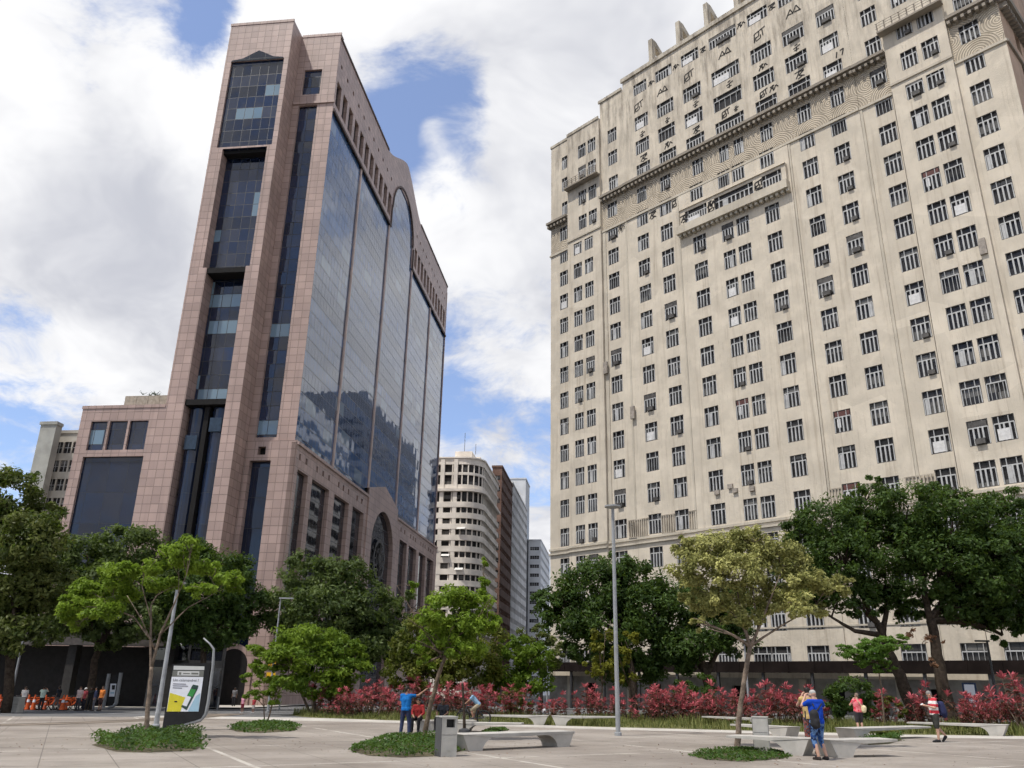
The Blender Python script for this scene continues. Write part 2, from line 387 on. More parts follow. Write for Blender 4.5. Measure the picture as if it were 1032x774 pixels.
# kerb step of the far pavement
kb = MB(); kb.prism([(74.2, -.05), (74.5, -.05), (74.5, .10), (74.2, .10)], -120, -26, lambda u, v, a: (a, u, gz(a, u)+v))
tag(kb.build('kerb', m_conc), kind='structure')
def ribbon(name, pts, half, dz, mat):
    pts = [Vector((p[0], p[1], 0)) for p in pts]; b = MB(); L = []
    for i, p in enumerate(pts):
        d_ = (pts[min(i+1, len(pts)-1)]-pts[max(i-1, 0)]).normalized(); nn = Vector((-d_.y, d_.x, 0))*half
        L.append((p+nn, p-nn))
    for i in range(len(L)-1):
        q = [L[i][0], L[i+1][0], L[i+1][1], L[i][1]]; b.quad(*[(k.x, k.y, gz(k.x, k.y)+dz) for k in q])
    return tag(b.build(name, mat), kind='structure')
def curve(offs):
    ctl = [(-60, 28.5), (-40, 33), (-28, 37), (-23.5, 40.5), (-20.5, 46), (-19.2, 52), (-19.5, 62)]
    ctl = [Vector((x, y, 0)) for x, y in ctl]; out = []
    for i in range(len(ctl)-1):
        p0, p1, p2, p3 = ctl[max(i-1, 0)], ctl[i], ctl[i+1], ctl[min(i+2, len(ctl)-1)]
        for k in range(8):
            s = k/8; out.append(.5*((2*p1)+(p2-p0)*s+(2*p0-5*p1+4*p2-p3)*s*s+(3*p1-p0-3*p2+p3)*s**3))
    out.append(ctl[-1]); res = []
    for i, p in enumerate(out):
        d_ = (out[min(i+1, len(out)-1)]-out[max(i-1, 0)]).normalized(); res.append(p+Vector((-d_.y, d_.x, 0))*offs)
    return res
ribbon('tram_bed', curve(0), 1.35, .005, m_rail)
for s_ in (-.75, .75): ribbon('tram_rail', curve(s_), .10, .009, m_steel)

# ------------------------------------------------------------------ windows helper
def place_windows(root, spots, meshes, mats, name='window', limit=100, extra=None, rz=0.0):
    """spots: (x, y, z, width, height, variant, facing) in the root's space. 100 largest become parts, the rest one part"""
    def vis(s):
        p = root.matrix_basis @ Vector((s[0], s[1], s[2]+s[4]/2)); x, y, w_ = pix(p)
        if w_ < 1 or not (-20 < x < 1052 and -20 < y < 720): return 0
        return s[3]*s[4]/w_**2
    spots = sorted(spots, key=vis, reverse=True)
    for s in spots[:limit]:
        x, y, z, w_, h, var, fac = s
        fm, pm = meshes(w_, h, var)
        o = bpy.data.objects.new(name, fm); COL.objects.link(o); o.parent = root; o.location = (x, y, z); o.rotation_euler = (0, 0, fac)
        if pm:
            q = bpy.data.objects.new('pane', pm); COL.objects.link(q); q.parent = o
        if extra: extra(o, s)
    rest = spots[limit:]
    if rest:
        b = MB()
        for s in rest:
            x, y, z, w_, h, var, fac = s
            fm, pm = meshes(w_, h, var); c, sn = math.cos(fac), math.sin(fac)
            for me, base in ((fm, 0), (pm, None)):
                if me is None: continue
                co_ = [(x+v.co.x*c-v.co.y*sn, y+v.co.x*sn+v.co.y*c, z+v.co.z) for v in me.vertices]
                n0 = len(b.v); b.v += co_
                for p in me.polygons:
                    b.f.append(tuple(n0+i for i in p.vertices)); b.m.append(p.material_index if base == 0 else mats.index(me.materials[0]))
        o = b.build(name, mats, root); tag(o, kind='stuff')

# ================================================================== A: cream office tower on the right
A_O = Vector((5.049, 99.872, 0)); A_RZ = math.atan2(-.730417, .683002)
LA = 'huge cream stucco art deco tower block with rows of shuttered windows and weathered friezes'
A = empty('office_tower', A_O, A_RZ, LA, 'building')
WA = [m_wframe, m_wglass, m_wboard, m_acbox, m_wred]
_wm = {}
def a_window(w_, h, var):
    k = (round(w_, 2), round(h, 2), var)
    if k in _wm: return _wm[k]
    b = MB(); r2 = random.Random(hash(k) % 99991); y0 = -.12
    tz = h*.70
    b.mi = 3
    # outer frame (thin, set in the reveal)
    b.box(0, y0, 0, .07, .02, h); b.box(w_-.07, y0, 0, w_, .02, h); b.box(.07, y0, h-.06, w_-.07, .02, h); b.box(.07, y0, 0, w_-.07, .02, .06)
    b.mi = 0
    b.box(.07, y0-.01, tz-.05, w_-.07, .015, tz+.05)
    n = 4 if w_ < 1.9 else (6 if w_ < 3 else 9)
    st = (w_-.14)/n
    for i in (range(n+1) if var != 6 else (0, n)):
        cx = .07+st*i; wd = .065 if 0 < i < n else .04
        sag = r2.uniform(-.03, .03)
        b.box(cx-wd+sag, y0-.02, .06, cx+wd+sag, .012, tz-.05)
    for i in (1, n-1):
        b.box(.07+st*i-.03, y0, tz+.05, .07+st*i+.03, .012, h-.06)
    if var == 1:      # one shutter leaf closed
        i = r2.randrange(n); b.box(.07+st*i+.08, y0+.01, .06, .07+st*(i+1)-.08, .008, tz-.06)
    if var == 2:
        b.mi = 2; b.box(.25, y0-.03, .1, .25+w_*.55, .006, tz*.7)
    if var == 3:
        b.mi = 3; b.box(w_*.32, -.42, .07, w_*.78, .004, .52)
        b.box(.12, y0-.012, tz+.06, w_-.12, .007, h-.10)
    if var == 4:
        b.mi = 4; b.box(.12, y0+.02, tz+.06, w_-.12, .007, h-.10); b.mi = 2; b.box(.3, y0-.012, .5, .62, .006, tz*.9)
    if var == 6:
        for i in range(1, 5): b.box(w_*i/5-.02, y0, .06, w_*i/5+.02, .01, tz-.05)
    if var == 5:
        b.mi = 3; b.box(w_*.52, -.36, .07, w_*.86, .004, .46)
    fm = b.mesh('window')
    for m in WA: fm.materials.append(m)
    p = MB(); p.quad((.03, .03, .02), (w_-.03, .03, .02), (w_-.03, .03, h-.02), (.03, .03, h-.02)); pm = p.mesh('pane'); pm.materials.append(m_wglass)
    _wm[k] = (fm, pm); return fm, pm
spotsA = []
def aw(u0, z0, w_, h, y=.30):
    v = rnd.choices([0, 1, 2, 3, 4, 5, 6], [.40, .20, .08, .09, .02, .15, .06 if w_ < 2 else .28])[0]
    spotsA.append((u0, y-.155, z0, w_, h, v, 0)); return (u0, u0+w_, z0, z0+h)
ROWS = [60.95-3.47*i for i in range(13)]          # window heads of the shaft
LOW = [15.75, 12.3, 8.85]
def col(u, w_, rows, y, h=2.15): return [aw(u-w_/2, z-h, w_, h, y+.30) for z in rows]
wb = MB(); back = MB()
def bay(u0, u1, z0, z1, y, holes, mb=wb):
    mb.wall(lambda a, dd, z: (a, y+dd, z), u0, u1, z0, z1, holes, .32)
PV = -.35
# shaft (z -2 .. 57.2), frieze (57.2 .. 61.3)
sh = [r for r in ROWS[1:]]+LOW
def shaft_bay(u0, u1, y, cols, skip=()):
    hs = []
    for u, w_ in cols: hs += col(u, w_, [r for r in sh if r not in skip], y)
    gr = [aw(u-w_*.62, 3.2, w_*1.24, 2.15, y+.30) for u, w_ in cols]
    bay(u0, u1, 2.6, 57.1, y, hs+gr)
shaft_bay(0, 3.45, 0, [(2.5, 1.62)])
shaft_bay(3.45, 9.3, PV, [(5.25, 1.45), (7.2, 1.45)])
shaft_bay(9.3, 13.4, 0, [(11.05, 1.7)])
shaft_bay(13.4, 21.35, -.10, [(15.88, 1.72), (19.4, 1.74)])
cc = [(23.92, 1.74), (27.62, 1.52), (29.52, 1.56), (33.1, 1.68)]
shaft_bay(21.35, 35.6, -.22, cc, skip=(ROWS[2],))
shaft_bay(35.6, 43.5, -.10, [(37.8, 1.68), (41.25, 1.66)])
shaft_bay(43.5, 46.95, 0, [(45.85, 1.68)])
shaft_bay(46.95, 52.65, PV, [(49.0, 1.62), (50.95, 1.62)])
shaft_bay(52.65, 57, 0, [(54.25, 1.68)])
# the wide row above the long centre balcony was skipped above: cut it in a slab set on the bay
# returns of the stepped bays
def ret(u, ya, yb, z0, z1, mb=wb): mb.quad((u, ya, z0), (u, yb, z0), (u, yb, z1), (u, ya, z1))
for u, ya, yb in [(3.45, PV, 0), (9.3, PV, 0), (13.4, -.10, 0), (21.35, -.22, -.10), (35.6, -.22, -.10), (43.5, -.10, 0), (46.9, PV, 0), (52.65, PV, 0)]:
    ret(u, ya, yb, 2.6, 57.1)
# upper block
for (u0, u1, z1, cols) in [(13.4, 43.5, 78.6, [(16.3, 2.15), (20.1, 2.55), (24.15, 2.6), (28.9, 3.8), (33.65, 2.65), (37.65, 2.6), (41.45, 2.1)])]:
    hs = []
    for u, w_ in cols:
        for z in (71.75, 68.0, 64.35): hs.append(aw(u-w_/2, z-2.1, w_, 2.1, .27))
        hs.append(aw(u-w_/2, 75.25, w_, 1.75, .27))
    bay(u0, u1, 61.9, z1, -.03, hs)
for u0, u1, y, z0, z1, cols in [(0, 3.45, 0, 61.9, 74.9, [(2.85, 1.5)]), (3.45, 9.3, PV, 57.1, 75.0, [(6.2, 1.42), (8.0, 1.42)]), (9.3, 13.4, 0, 61.9, 77.6, [(11.35, 1.55)]),
                                  (43.5, 46.9, 0, 61.9, 77.6, [(45.8, 1.6)]), (46.9, 52.65, PV, 57.1, 75.0, [(49.0, 1.55), (51.0, 1.55)]), (52.65, 57, 0, 61.9, 74.9, [(54.35, 1.7)])]:
    hs = []
    for u, w_ in cols:
        for z in (72.25, 68.7, 64.75, 60.95 if y == PV else 0):
            if z: hs.append(aw(u-w_/2, z-2.1, w_, 2.1, y+.30))
    bay(u0, u1, z0, z1, y, hs)
for u, ya, yb in [(3.45, PV, 0), (9.3, PV, 0), (46.9, PV, 0), (52.65, PV, 0)]: ret(u, ya, yb, 57.1, 75.0)
ret(9.3, 0, 12, 74.9, 77.6); ret(13.4, -.03, 12, 77.6, 78.6); ret(43.5, -.03, 12, 77.6, 78.6); ret(46.9, 0, 12, 74.9, 77.6)
# closing roof, back, left end
wb.quad((0, 0, -3), (0, 24, -3), (0, 24, 74.9), (0, 0, 74.9)); wb.quad((0, 24, -3), (57, 24, -3), (57, 24, 74.9), (0, 24, 74.9))
wb.quad((0, 0, 74.85), (57, 0, 74.85), (57, 24, 74.85), (0, 24, 74.85)); wb.quad((9.3, 0, 77.55), (46.9, 0, 77.55), (46.9, 14, 77.55), (9.3, 14, 77.55)); wb.quad((13.4, 0, 78.55), (43.5, 0, 78.55), (43.5, 14, 78.55), (13.4, 14, 78.55))
wb.box(9.3, 13.5, 74.9, 46.9, 14, 78.5)
# roof top pavilion, behind the parapet
wb.build('wall', m_stucco, A)
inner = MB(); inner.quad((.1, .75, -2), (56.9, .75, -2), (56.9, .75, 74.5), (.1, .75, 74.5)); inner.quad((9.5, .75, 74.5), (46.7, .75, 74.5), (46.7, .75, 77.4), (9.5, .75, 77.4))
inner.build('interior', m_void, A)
# frieze with its own row of windows
fz = MB()
def frz(u0, u1, y, cols):
    fz = MB()
    hs = [aw(u-w_/2, 60.85-2.1, w_, 2.1, y+.30) for u, w_ in cols]
    fz.wall(lambda a, dd, z: (a, y+dd, z), u0, u1, 57.1, 61.9, hs, .32); fz.build('frieze', m_frieze, A)
frz(0, 3.45, 0, [(2.5, 1.6)]); frz(9.3, 13.4, 0, [(11.05, 1.6)])
frz(13.4, 43.5, -.06, [(15.9, 1.5), (19.55, 1.55), (24.25, 1.5), (27.85, 1.25), (29.8, 1.25), (33.3, 1.5), (37.8, 1.55), (41.5, 1.5)])
frz(43.5, 46.9, 0, [(45.8, 1.6)]); frz(52.65, 57, 0, [(54.35, 1.7)])
# cornice with dentils
cn = MB()
def cornice(u0, u1, y, zt, proj=.75, hh=.34, step=.62, mb=cn):
    mb.box(u0, y-proj, zt-hh, u1, y+.05, zt); mb.box(u0, y-proj*.55, zt-hh*1.6, u1, y+.04, zt-hh)
    u = u0+.12
    while u < u1-.2:
        mb.box(u, y-proj*.86, zt-hh*2.6, u+step*.46, y+.03, zt-hh*1.6); u += step
for u0, u1, y in [(-.3, 3.4, 0), (9.36, 13.4, 0), (13.4, 43.5, -.06), (43.5, 46.84, 0), (52.7, 57.3, 0)]: cornice(u0, u1, y, 62.2)
cn.build('cornice', m_trimdk, A)
tr = MB()
def band(u0, u1, y, z0, z1, p): tr.box(u0, y-p, z0, u1, y+.02, z1)
for u0, u1, y in [(-.12, 3.4, 0), (9.34, 13.38, 0), (13.42, 43.48, -.10), (43.52, 46.86, 0), (52.69, 57.1, 0)]: band(u0, u1, y, 56.95, 57.22, .16)
for u0, u1 in ((3.4, 9.34), (46.86, 52.69)): band(u0, u1, PV, 57.7, 57.95, .14)
# string courses low down
for u0, u1, y in [(-.1, 3.4, 0), (3.42, 9.32, PV), (9.34, 13.38, 0), (13.42, 21.3, -.1), (21.33, 35.62, -.22), (35.65, 43.48, -.1), (43.52, 46.86, 0), (46.89, 52.66, PV), (52.69, 57.1, 0)]:
    band(u0, u1, y, 16.75, 17.0, .14); band(u0, u1, y, 16.25, 16.42, .22); band(u0, u1, y, 6.9, 7.05, .08)
# parapets
band(13.2, 43.7, -.03, 78.55, 79.15, .22); band(9.1, 13.2, 0, 77.5, 77.95, .15); band(43.7, 47.1, 0, 77.5, 77.95, .15); band(-.1, 3.4, 0, 74.8, 75.2, .1); band(3.42, 9.3, PV, 74.85, 75.3, .1); band(46.9, 52.7, PV, 74.85, 75.3, .1); band(52.72, 57.1, 0, 74.8, 75.2, .1)
# pilaster strips
for u, wd, yy in ((9.65, .5, 0), (13.25, .25, 0), (21.2, .2, -.1), (35.75, .2, -.1), (43.65, .25, 0)): tr.box(u-wd/2, yy-.10, 17.05, u+wd/2, yy+.05, 56.9)
tr.build('moulding', m_trim, A)
# fluted balustrade panels between the low string course and the first shaft row
m_flute = M('flute_stone', (.42, .37, .30), .9, .3, .6)
for u0, u1 in ((12.3, 15.0), (16.8, 18.5), (20.35, 21.3), (35.7, 36.9), (38.9, 40.6), (42.6, 45.0)):
    u = u0; fl = MB(); fl.box(u0, -.20, 18.9, u1, -.13, 19.02); fl.box(u0, -.20, 17.0, u1, -.13, 17.1)
    while u < u1:
        fl.box(u, -.24, 17.05, u+.12, -.11, 19.0); u += .3
    fl.build('fluted_panel', m_flute, A)
# long centre balcony
cb = MB()
cb.box(21.3, -1.0, 51.35, 35.4, -.20, 51.6); cb.box(21.3, -1.0, 51.6, 35.4, -.86, 52.35); cb.box(21.3, -.86, 51.6, 21.45, -.2, 52.35); cb.box(35.25, -.86, 51.6, 35.4, -.2, 52.35)
u = 21.5
while u < 35.2: cb.box(u, -.75, 51.0, u+.32, -.21, 51.35); u += .62
cb.build('balcony', m_trim, A)
wr = MB(); hs = [aw(22.3, 52.25, 3.0, 2.0, -.12), aw(26.3, 52.25, 5.0, 2.0, -.12), aw(32.4, 52.25, 2.3, 2.0, -.12)]
wr.wall(lambda a, dd, z: (a, -.45+dd, z), 21.6, 35.3, 51.6, 54.6, hs, .22); wr.quad((21.6, -.62, 54.6), (35.3, -.62, 54.6), (35.3, -.22, 54.6), (21.6, -.22, 54.6))
wr.quad((21.6, -.62, 51.6), (21.6, -.22, 51.6), (21.6, -.22, 54.6), (21.6, -.62, 54.6)); wr.quad((35.3, -.62, 51.6), (35.3, -.22, 51.6), (35.3, -.22, 54.6), (35.3, -.62, 54.6))
wr.build('gallery_wall', m_stucco, A)
# small balconies on the end pavilions
for u0, u1, z in ((3.5, 9.4, 65.7), (46.7, 52.8, 63.9)):
    b = MB(); b.box(u0, PV-.9, z, u1, PV-.02, z+.2)
    for k in range(9): q = u0+.05+(u1-u0-.2)*k/8; b.box(q, PV-.88, z+.2, q+.1, PV-.80, z+1.2)
    for k in range(1, 4): b.box(u0-.03, PV-.93, z+.22+k*.3, u1+.03, PV-.90, z+.26+k*.3)
    b.build('balcony', m_trimdk, A)
# triangular fins on the roof
for u in (17.9, 22.3, 26.55, 30.8, 35.0, 39.2):
    b = MB()
    b.prism([(0, 79.0), (.7, 79.0), (.7, 82.0), (5.6, 79.0), (6.8, 79.0), (.9, 82.95), (0, 82.95)], u, u+.6, lambda p, q, a: (a, p+.05, q)); b.build('roof_fin', m_trim, A)
# right flank
sw = MB(); hs = []
for r in ROWS+LOW:
    for yy in (5.0, 9.5, 14.0, 18.5): hs.append((yy-.8, yy+.8, r-2.15, r))
sw.wall(lambda a, dd, z: (57-dd, a, z), 0.0, 24, 2.6, 74.9, hs, .35)
sw.build('side_wall', m_side, A)
b = MB(); b.quad((56.6, .2, 2), (56.6, 23.8, 2), (56.6, 23.8, 74), (56.6, .2, 74)); b.build('side_glazing', m_wglass, A)
b = MB(); b.box(56.9, 0.06, 61.5, 57.9, 24, 62.2)
y = .3
while y < 23.5: b.box(57.0, y, 60.9, 57.65, y+.32, 61.48); y += .66
b.box(56.9, .05, 56.95, 57.2, 24, 57.25); b.build('side_cornice', m_trimdk, A)
# ground floor: hoarding wall, piers, canopy
g = MB(); hs = [(u, u+1.5, -2, 1.9) for u in (5.5, 14.2, 24.0, 33.5, 42.0, 50.5)]
g.wall(lambda a, dd, z: (a, -.05+dd, z), 0, 57, -2, 2.6, hs, .4); g.quad((0, -.05, 2.6), (57, -.05, 2.6), (57, .3, 2.6), (0, .3, 2.6)); g.quad((57, 0, -2), (57, 24, -2), (57, 24, 2.6), (57, 0, 2.6))
g.build('ground_floor', M('grimy_render', (.33, .31, .28), .9, .25, .6), A)
cp_ = MB(); cp_.box(-1.2, -3.3, 3.25, 57.5, -.42, 3.45); cp_.box(-1.2, -3.42, 3.0, 57.5, -3.3, 3.95)
for u in np.arange(0.6, 57, 2.4): cp_.box(u, -3.46, 3.0, u+.07, -3.42, 3.95)
cp_.build('canopy', m_canopy, A)
for u in np.arange(1.5, 57, 4.6):
    b = MB(); b.box(u, -3.25, -2, u+.22, -3.03, 3.25); b.build('canopy_post', m_dmetal, A)
for u in (3.0, 11.5, 21.3, 31.0, 39.5, 47.5):
    b = MB(); b.box(u, -.32, -2, u+.7, -.055, 2.55); b.build('pier', m_trim, A)
place_windows(A, spotsA, a_window, WA)
# wall boxes (old air-conditioning housings)
for u, z, y in ((9.65, 37.2, -.30), (13.55, 30.6, -.30), (52.0, 37.0, PV), (24.0, 20.2, -.22), (25.6, 20.6, -.22), (26.1, 20.1, -.22), (28.0, 20.0, -.22)):
    b = MB(); h = 1.5 if z > 30 else .45; b.box(u-.28, y-.22, z, u+.28, y-.01, z+h); b.build('wall_box', M('box_grey', (.33, .29, .25)), A)
# spray painted marks high on the wall
gr = MB(); r3 = random.Random(3)
def stroke(pts, w_=.13, y=-.10):
    for i in range(len(pts)-1):
        (a, b_), (c, e) = pts[i], pts[i+1]; L = math.hypot(c-a, e-b_) or 1; nx, nz = -(e-b_)/L*w_/2, (c-a)/L*w_/2
        gr.quad((a+nx, y, b_+nz), (c+nx, y, e+nz), (c-nx, y, e-nz), (a-nx, y, b_-nz))
G_A = [[(0, 0), (.5, .9), (.75, .3), (.2, .35)], [(.7, .2), (1.15, 1.0), (1.5, .25), (.9, .3), (1.6, .2)]]       # pair of peaks
G_P = [[(0, 0), (.05, .9), (.5, 1.0), (.45, .5), (.1, .45)], [(.5, 1.0), (1.1, 1.15)], [(.8, 1.05), (.85, .3)], [(.15, .1), (.6, .2), (.62, .55)], [(0, .1), (.25, .5)]]
G_T = [[(0, .5), (.9, .75)], [(.45, .6), (.35, 0)], [(.1, .2), (.7, .25)], [(.2, .9), (.6, 1.0)]]
G_X = [[(0, 0), (.3, .6), (.6, .1), (.9, .7), (1.2, .3)], [(.1, .7), (.7, .8)], [(.5, .0), (.5, .9)]]
G_R = [[(0, .1), (.4, .8), (.9, .75), (.3, .4), (.9, .1)], [(-.1, .8), (.9, .95)], [(.2, 0), (.7, .2)]]
G_17 = [[(0, 0), (.15, .8)], [(.5, .75), (.95, .85), (.7, 0)]]
def glyph(gl, u, z, s=1.0, y=-.06, w_=.13):
    global gr
    gr = MB()
    for st in gl: stroke([(u+a*s, z+b_*s) for a, b_ in st], w_, y)
    gr.build('graffiti_mark', m_graf, A)
for gl, u, z, s in [(G_P, 15.3, 72.5, 1.3), (G_A, 19.0, 73.0, 1.05), (G_P, 23.2, 72.6, 1.3), (G_A, 28.2, 73.1, 1.1), (G_P, 33.0, 72.5, 1.35), (G_A, 37.1, 73.2, 1.15),
                    (G_X, 17.7, 75.4, .8), (G_X, 21.6, 75.6, .8), (G_R, 25.8, 75.6, .8), (G_X, 31.0, 75.9, .9), (G_R, 35.2, 75.7, .9),
                    (G_T, 16.0, 68.2, .9), (G_T, 20.0, 68.2, .8), (G_T, 24.2, 68.2, .9), (G_T, 28.9, 68.3, 1.0), (G_X, 33.2, 68.3, .9), (G_T, 37.5, 68.2, .9),
                    (G_R, 16.0, 64.5, 1.1), (G_X, 19.7, 64.6, 1.0), (G_R, 24.0, 64.5, 1.0), (G_P, 28.0, 64.5, 1.0), (G_T, 29.6, 64.6, .7), (G_P, 33.0, 64.5, .9), (G_X, 34.2, 64.7, .9), (G_R, 37.4, 64.5, 1.1), (G_17, 42.0, 64.6, .9)]:
    glyph(gl, u, z, s)
for gl, u, z, s in [(G_R, 21.75, 52.9, 1.1), (G_P, 25.5, 52.6, 1.1), (G_X, 25.4, 53.4, .9), (G_P, 31.5, 52.9, 1.0), (G_R, 31.7, 52.2, .8)]: glyph(gl, u, z, s, -.475, .15)
for gl, u, z, s in [(G_X, 12.0, 56.0, .9), (G_R, 17.0, 55.6, 1.1), (G_P, 20.4, 55.7, 1.0)]: glyph(gl, u, z, s, -.14, .12)

# ================================================================== B: pink granite glass tower on the left
B_O = Vector((-24.129, 88.0, 0)); B_RZ = -.1273798
B = empty('granite_tower', B_O, B_RZ, 'tall pink granite and blue mirror glass office tower with a curved gable', 'building')
Fx = lambda y: (lambda a, dd, z: (a, y+dd, z))
Sx = lambda x: (lambda a, dd, z: (x-dd, a, z))
LS = 74.6
# --- front, corner zone x -5.6..0
fr = MB()
fr.wall(Fx(0), -6.0, 0, 27.0, 84.2, [(-4.68, -2.2, 27.15, 72.6), (-4.55, -2.1, 74.35, 78.4)], .5)
fr.wall(Fx(0), -6.0, 0, -3, 27.0, [(-4.85, -2.4, 4.5, 24.4), (-4.05, -3.15, 25.05, 26.0)], .6)
fr.box(-5.6, -.18, 72.75, .18, -.005, 73.1)
# --- slab, proud by 3 m, x -14.3..-5.55
hp = [(-13.45, -6.2, 64.45, 78.0)]
fr.wall(Fx(-3), -14.3, -5.55, 64.2, 84.2, hp, .6)
fr.wall(Fx(-3), -14.3, -12.62, -3, 64.2, [], .5); fr.wall(Fx(-3), -6.78, -5.55, -3, 64.2, [], .5)
fr.wall(Fx(-2.998), -12.62, -12.1, -3, 47.4, [], .5); fr.wall(Fx(-2.998), -7.25, -6.78, -3, 47.4, [], .5)
fr.quad((-12.62, -3, 64.2), (-12.62, -.9, 64.2), (-12.62, -.9, -3), (-12.62, -3, -3)); fr.quad((-6.78, -3, 64.2), (-6.78, -.9, 64.2), (-6.78, -.9, -3), (-6.78, -3, -3))
fr.quad((-12.1, -2.99, 47.4), (-12.1, -.9, 47.4), (-12.1, -.9, -3), (-12.1, -2.99, -3)); fr.quad((-7.25, -2.99, 47.4), (-7.25, -.9, 47.4), (-7.25, -.9, -3), (-7.25, -2.99, -3))
fr.quad((-13.45, -3, 64.2), (-6.2, -3, 64.2), (-6.2, -1.0, 64.2), (-13.45, -1.0, 64.2))
fr.quad((-5.55, -3, -3), (-5.55, 0, -3), (-5.55, 0, 84.2), (-5.55, -3, 84.2)); fr.quad((-14.3, -3, -3), (-14.3, 30, -3), (-14.3, 30, 84.2), (-14.3, -3, 84.2))
# small pediment above the slab window
fr.quad((-14.3, -3, 84.2), (-5.55, -3, 84.2), (-5.55, 30, 84.2), (-14.3, 30, 84.2)); fr.quad((-5.55, 0, 84.2), (0, 0, 84.2), (0, 1.2, 84.2), (-5.55, 1.2, 84.2))
fr.box(-14.36, -3.06, 83.95, -5.49, -2.9, 84.35); fr.box(-5.45, -.06, 83.95, .06, .12, 84.35)
fr.build('front_wall', m_granite, B)
gl = MB(); gl.quad((-4.68, .32, 27.1), (-2.2, .32, 27.1), (-2.2, .32, 72.6), (-4.68, .32, 72.6)); gl.build('strip_window', m_fglass, B)
gl = MB(); gl.quad((-4.6, .3, 74.3), (-2.05, .3, 74.3), (-2.05, .3, 78.45), (-4.6, .3, 78.45)); gl.build('window', m_fglass, B)
gl = MB(); gl.quad((-4.9, .45, 4), (-2.35, .45, 4), (-2.35, .45, 24.5), (-4.9, .45, 24.5)); gl.build('window', m_sglass, B)
gl = MB(); gl.quad((-4.1, .4, 25), (-3.1, .4, 25), (-3.1, .4, 26.05), (-4.1, .4, 26.05)); gl.build('window', m_void, B)
# slab glazing in three depths and the pediment light
gl = MB(); gl.add([(-13.5, -2.72, 64.4), (-6.15, -2.72, 64.4), (-6.15, -2.72, 78.02), (-13.5, -2.72, 78.02)], [(0, 1, 2, 3)]); gl.build('bay_window', m_fglass, B)
gl = MB(); gl.quad((-13.45, -3.02, 77.9), (-13.3, -3.02, 78.15), (-11.9, -3.02, 78.35), (-9.8, -3.02, 79.5), (-7.7, -3.02, 78.35), (-6.35, -3.02, 78.15), (-6.2, -3.02, 77.9)); gl.build('pediment_light', m_sglass, B)
gl = MB(); gl.quad((-12.7, -1.6, 47.4), (-6.7, -1.6, 47.4), (-6.7, -1.6, 64.2), (-12.7, -1.6, 64.2)); gl.quad((-12.62, -1.6, 64.15), (-6.78, -1.6, 64.15), (-6.78, -3, 64.15), (-12.62, -3, 64.15)); gl.build('bay_window', m_fglass, B)
gl = MB(); gl.quad((-12.2, -1.1, 30.9), (-7.2, -1.1, 30.9), (-7.2, -1.1, 47.2), (-12.2, -1.1, 47.2)); gl.build('bay_window', m_fglass, B)
for q in ((-12.6, -2.6, 63.7, -6.8, -1.62, 64.15), (-12.6, -2.9, 46.7, -6.8, -1.12, 47.35), (-12.1, -2.9, 30.2, -7.25, -1.0, 30.85)): MB().box(*q).build('soffit', m_void, B)  # soffit shadow put into the colour with the near-black void material
# twin scenic lift shafts
for cx in (-11.0, -8.35):
    b = MB(); n = 10; pts = [(cx+1.05*math.cos(math.pi+math.pi*k/n), -1.3+1.05*math.sin(math.pi+math.pi*k/n)*.9) for k in range(n+1)]
    for k in range(n): b.quad((*pts[k], -2), (*pts[k+1], -2), (*pts[k+1], 30.1), (*pts[k], 30.1))
    b.build('lift_shaft', m_sglass, B)
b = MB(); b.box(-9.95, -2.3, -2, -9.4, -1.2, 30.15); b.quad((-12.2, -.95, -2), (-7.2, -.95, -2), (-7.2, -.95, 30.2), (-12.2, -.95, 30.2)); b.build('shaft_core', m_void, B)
for x_, z in ((-11.7, 25.2), (-9.1, 27.2)): MB().box(x_, -2.42, z, x_+1.4, -2.34, z+1.6).build('shaft_reflection', M('reflection_blue', (.03, .05, .08), .3), B)  # faint reflections on the shaft glass, painted in as flat blue plates
# --- side, x=0 plane: upper band, slots, central arch
def roofline(y):
    c = 36.8; dd = abs(y-c)
    if dd > 11.6: return 83.5
    s = 1-dd/11.6; return 83.5+5.3*(s*s*(3-2*s))*.55+5.3*s*.45
sd_ = MB(); sq = []; slots = []
for k in range(11):
    for base in (0.55, 45.3):
        y0 = base+2.62*k+(.0 if base < 1 else .0); slots.append((y0, y0+1.72, 73.0, 76.8)); sq.append((y0+.62, y0+1.17, 79.4, 80.0))
for (y0, y1) in ((0, 28.9), (44.2, LS)):
    sd_.wall(Sx(0), y0, y1, 71.7, 82.0, [h for h in slots+sq if y0 <= h[0] and h[1] <= y1+.01], .55)
# gable with arch cut: strips
C_, AZ, AR = 36.55, 75.6, 6.9
N = 60
for k in range(N):
    ya, yb = LS*k/N, LS*(k+1)/N
    for (q0, q1) in ((ya, yb),):
        sd_.quad((0, q0, 82.0), (0, q1, 82.0), (0, q1, roofline(q1)), (0, q0, roofline(q0)))
        sd_.quad((0, q0, roofline(q0)), (0, q1, roofline(q1)), (-1.1, q1, roofline(q1)), (-1.1, q0, roofline(q0)))
K = 30; y0a, y1a = 28.9, 44.2
def archz(y):
    q = AR*AR-(y-C_)**2; return AZ+math.sqrt(q) if q > 0 else 71.7 if abs(y-C_) > AR else AZ
for k in range(K*2):
    ya = y0a+(y1a-y0a)*k/(K*2); yb = y0a+(y1a-y0a)*(k+1)/(K*2); za, zb = archz(ya), archz(yb)
    if max(za, zb) >= 82.0: za, zb = min(za, 81.95), min(zb, 81.95)
    sd_.quad((0, ya, za), (0, yb, zb), (0, yb, 82.0), (0, ya, 82.0)); sd_.quad((0, ya, za), (0, yb, zb), (-.6, yb, zb), (-.6, ya, za))
sd_.build('gable_wall', m_granite, B)
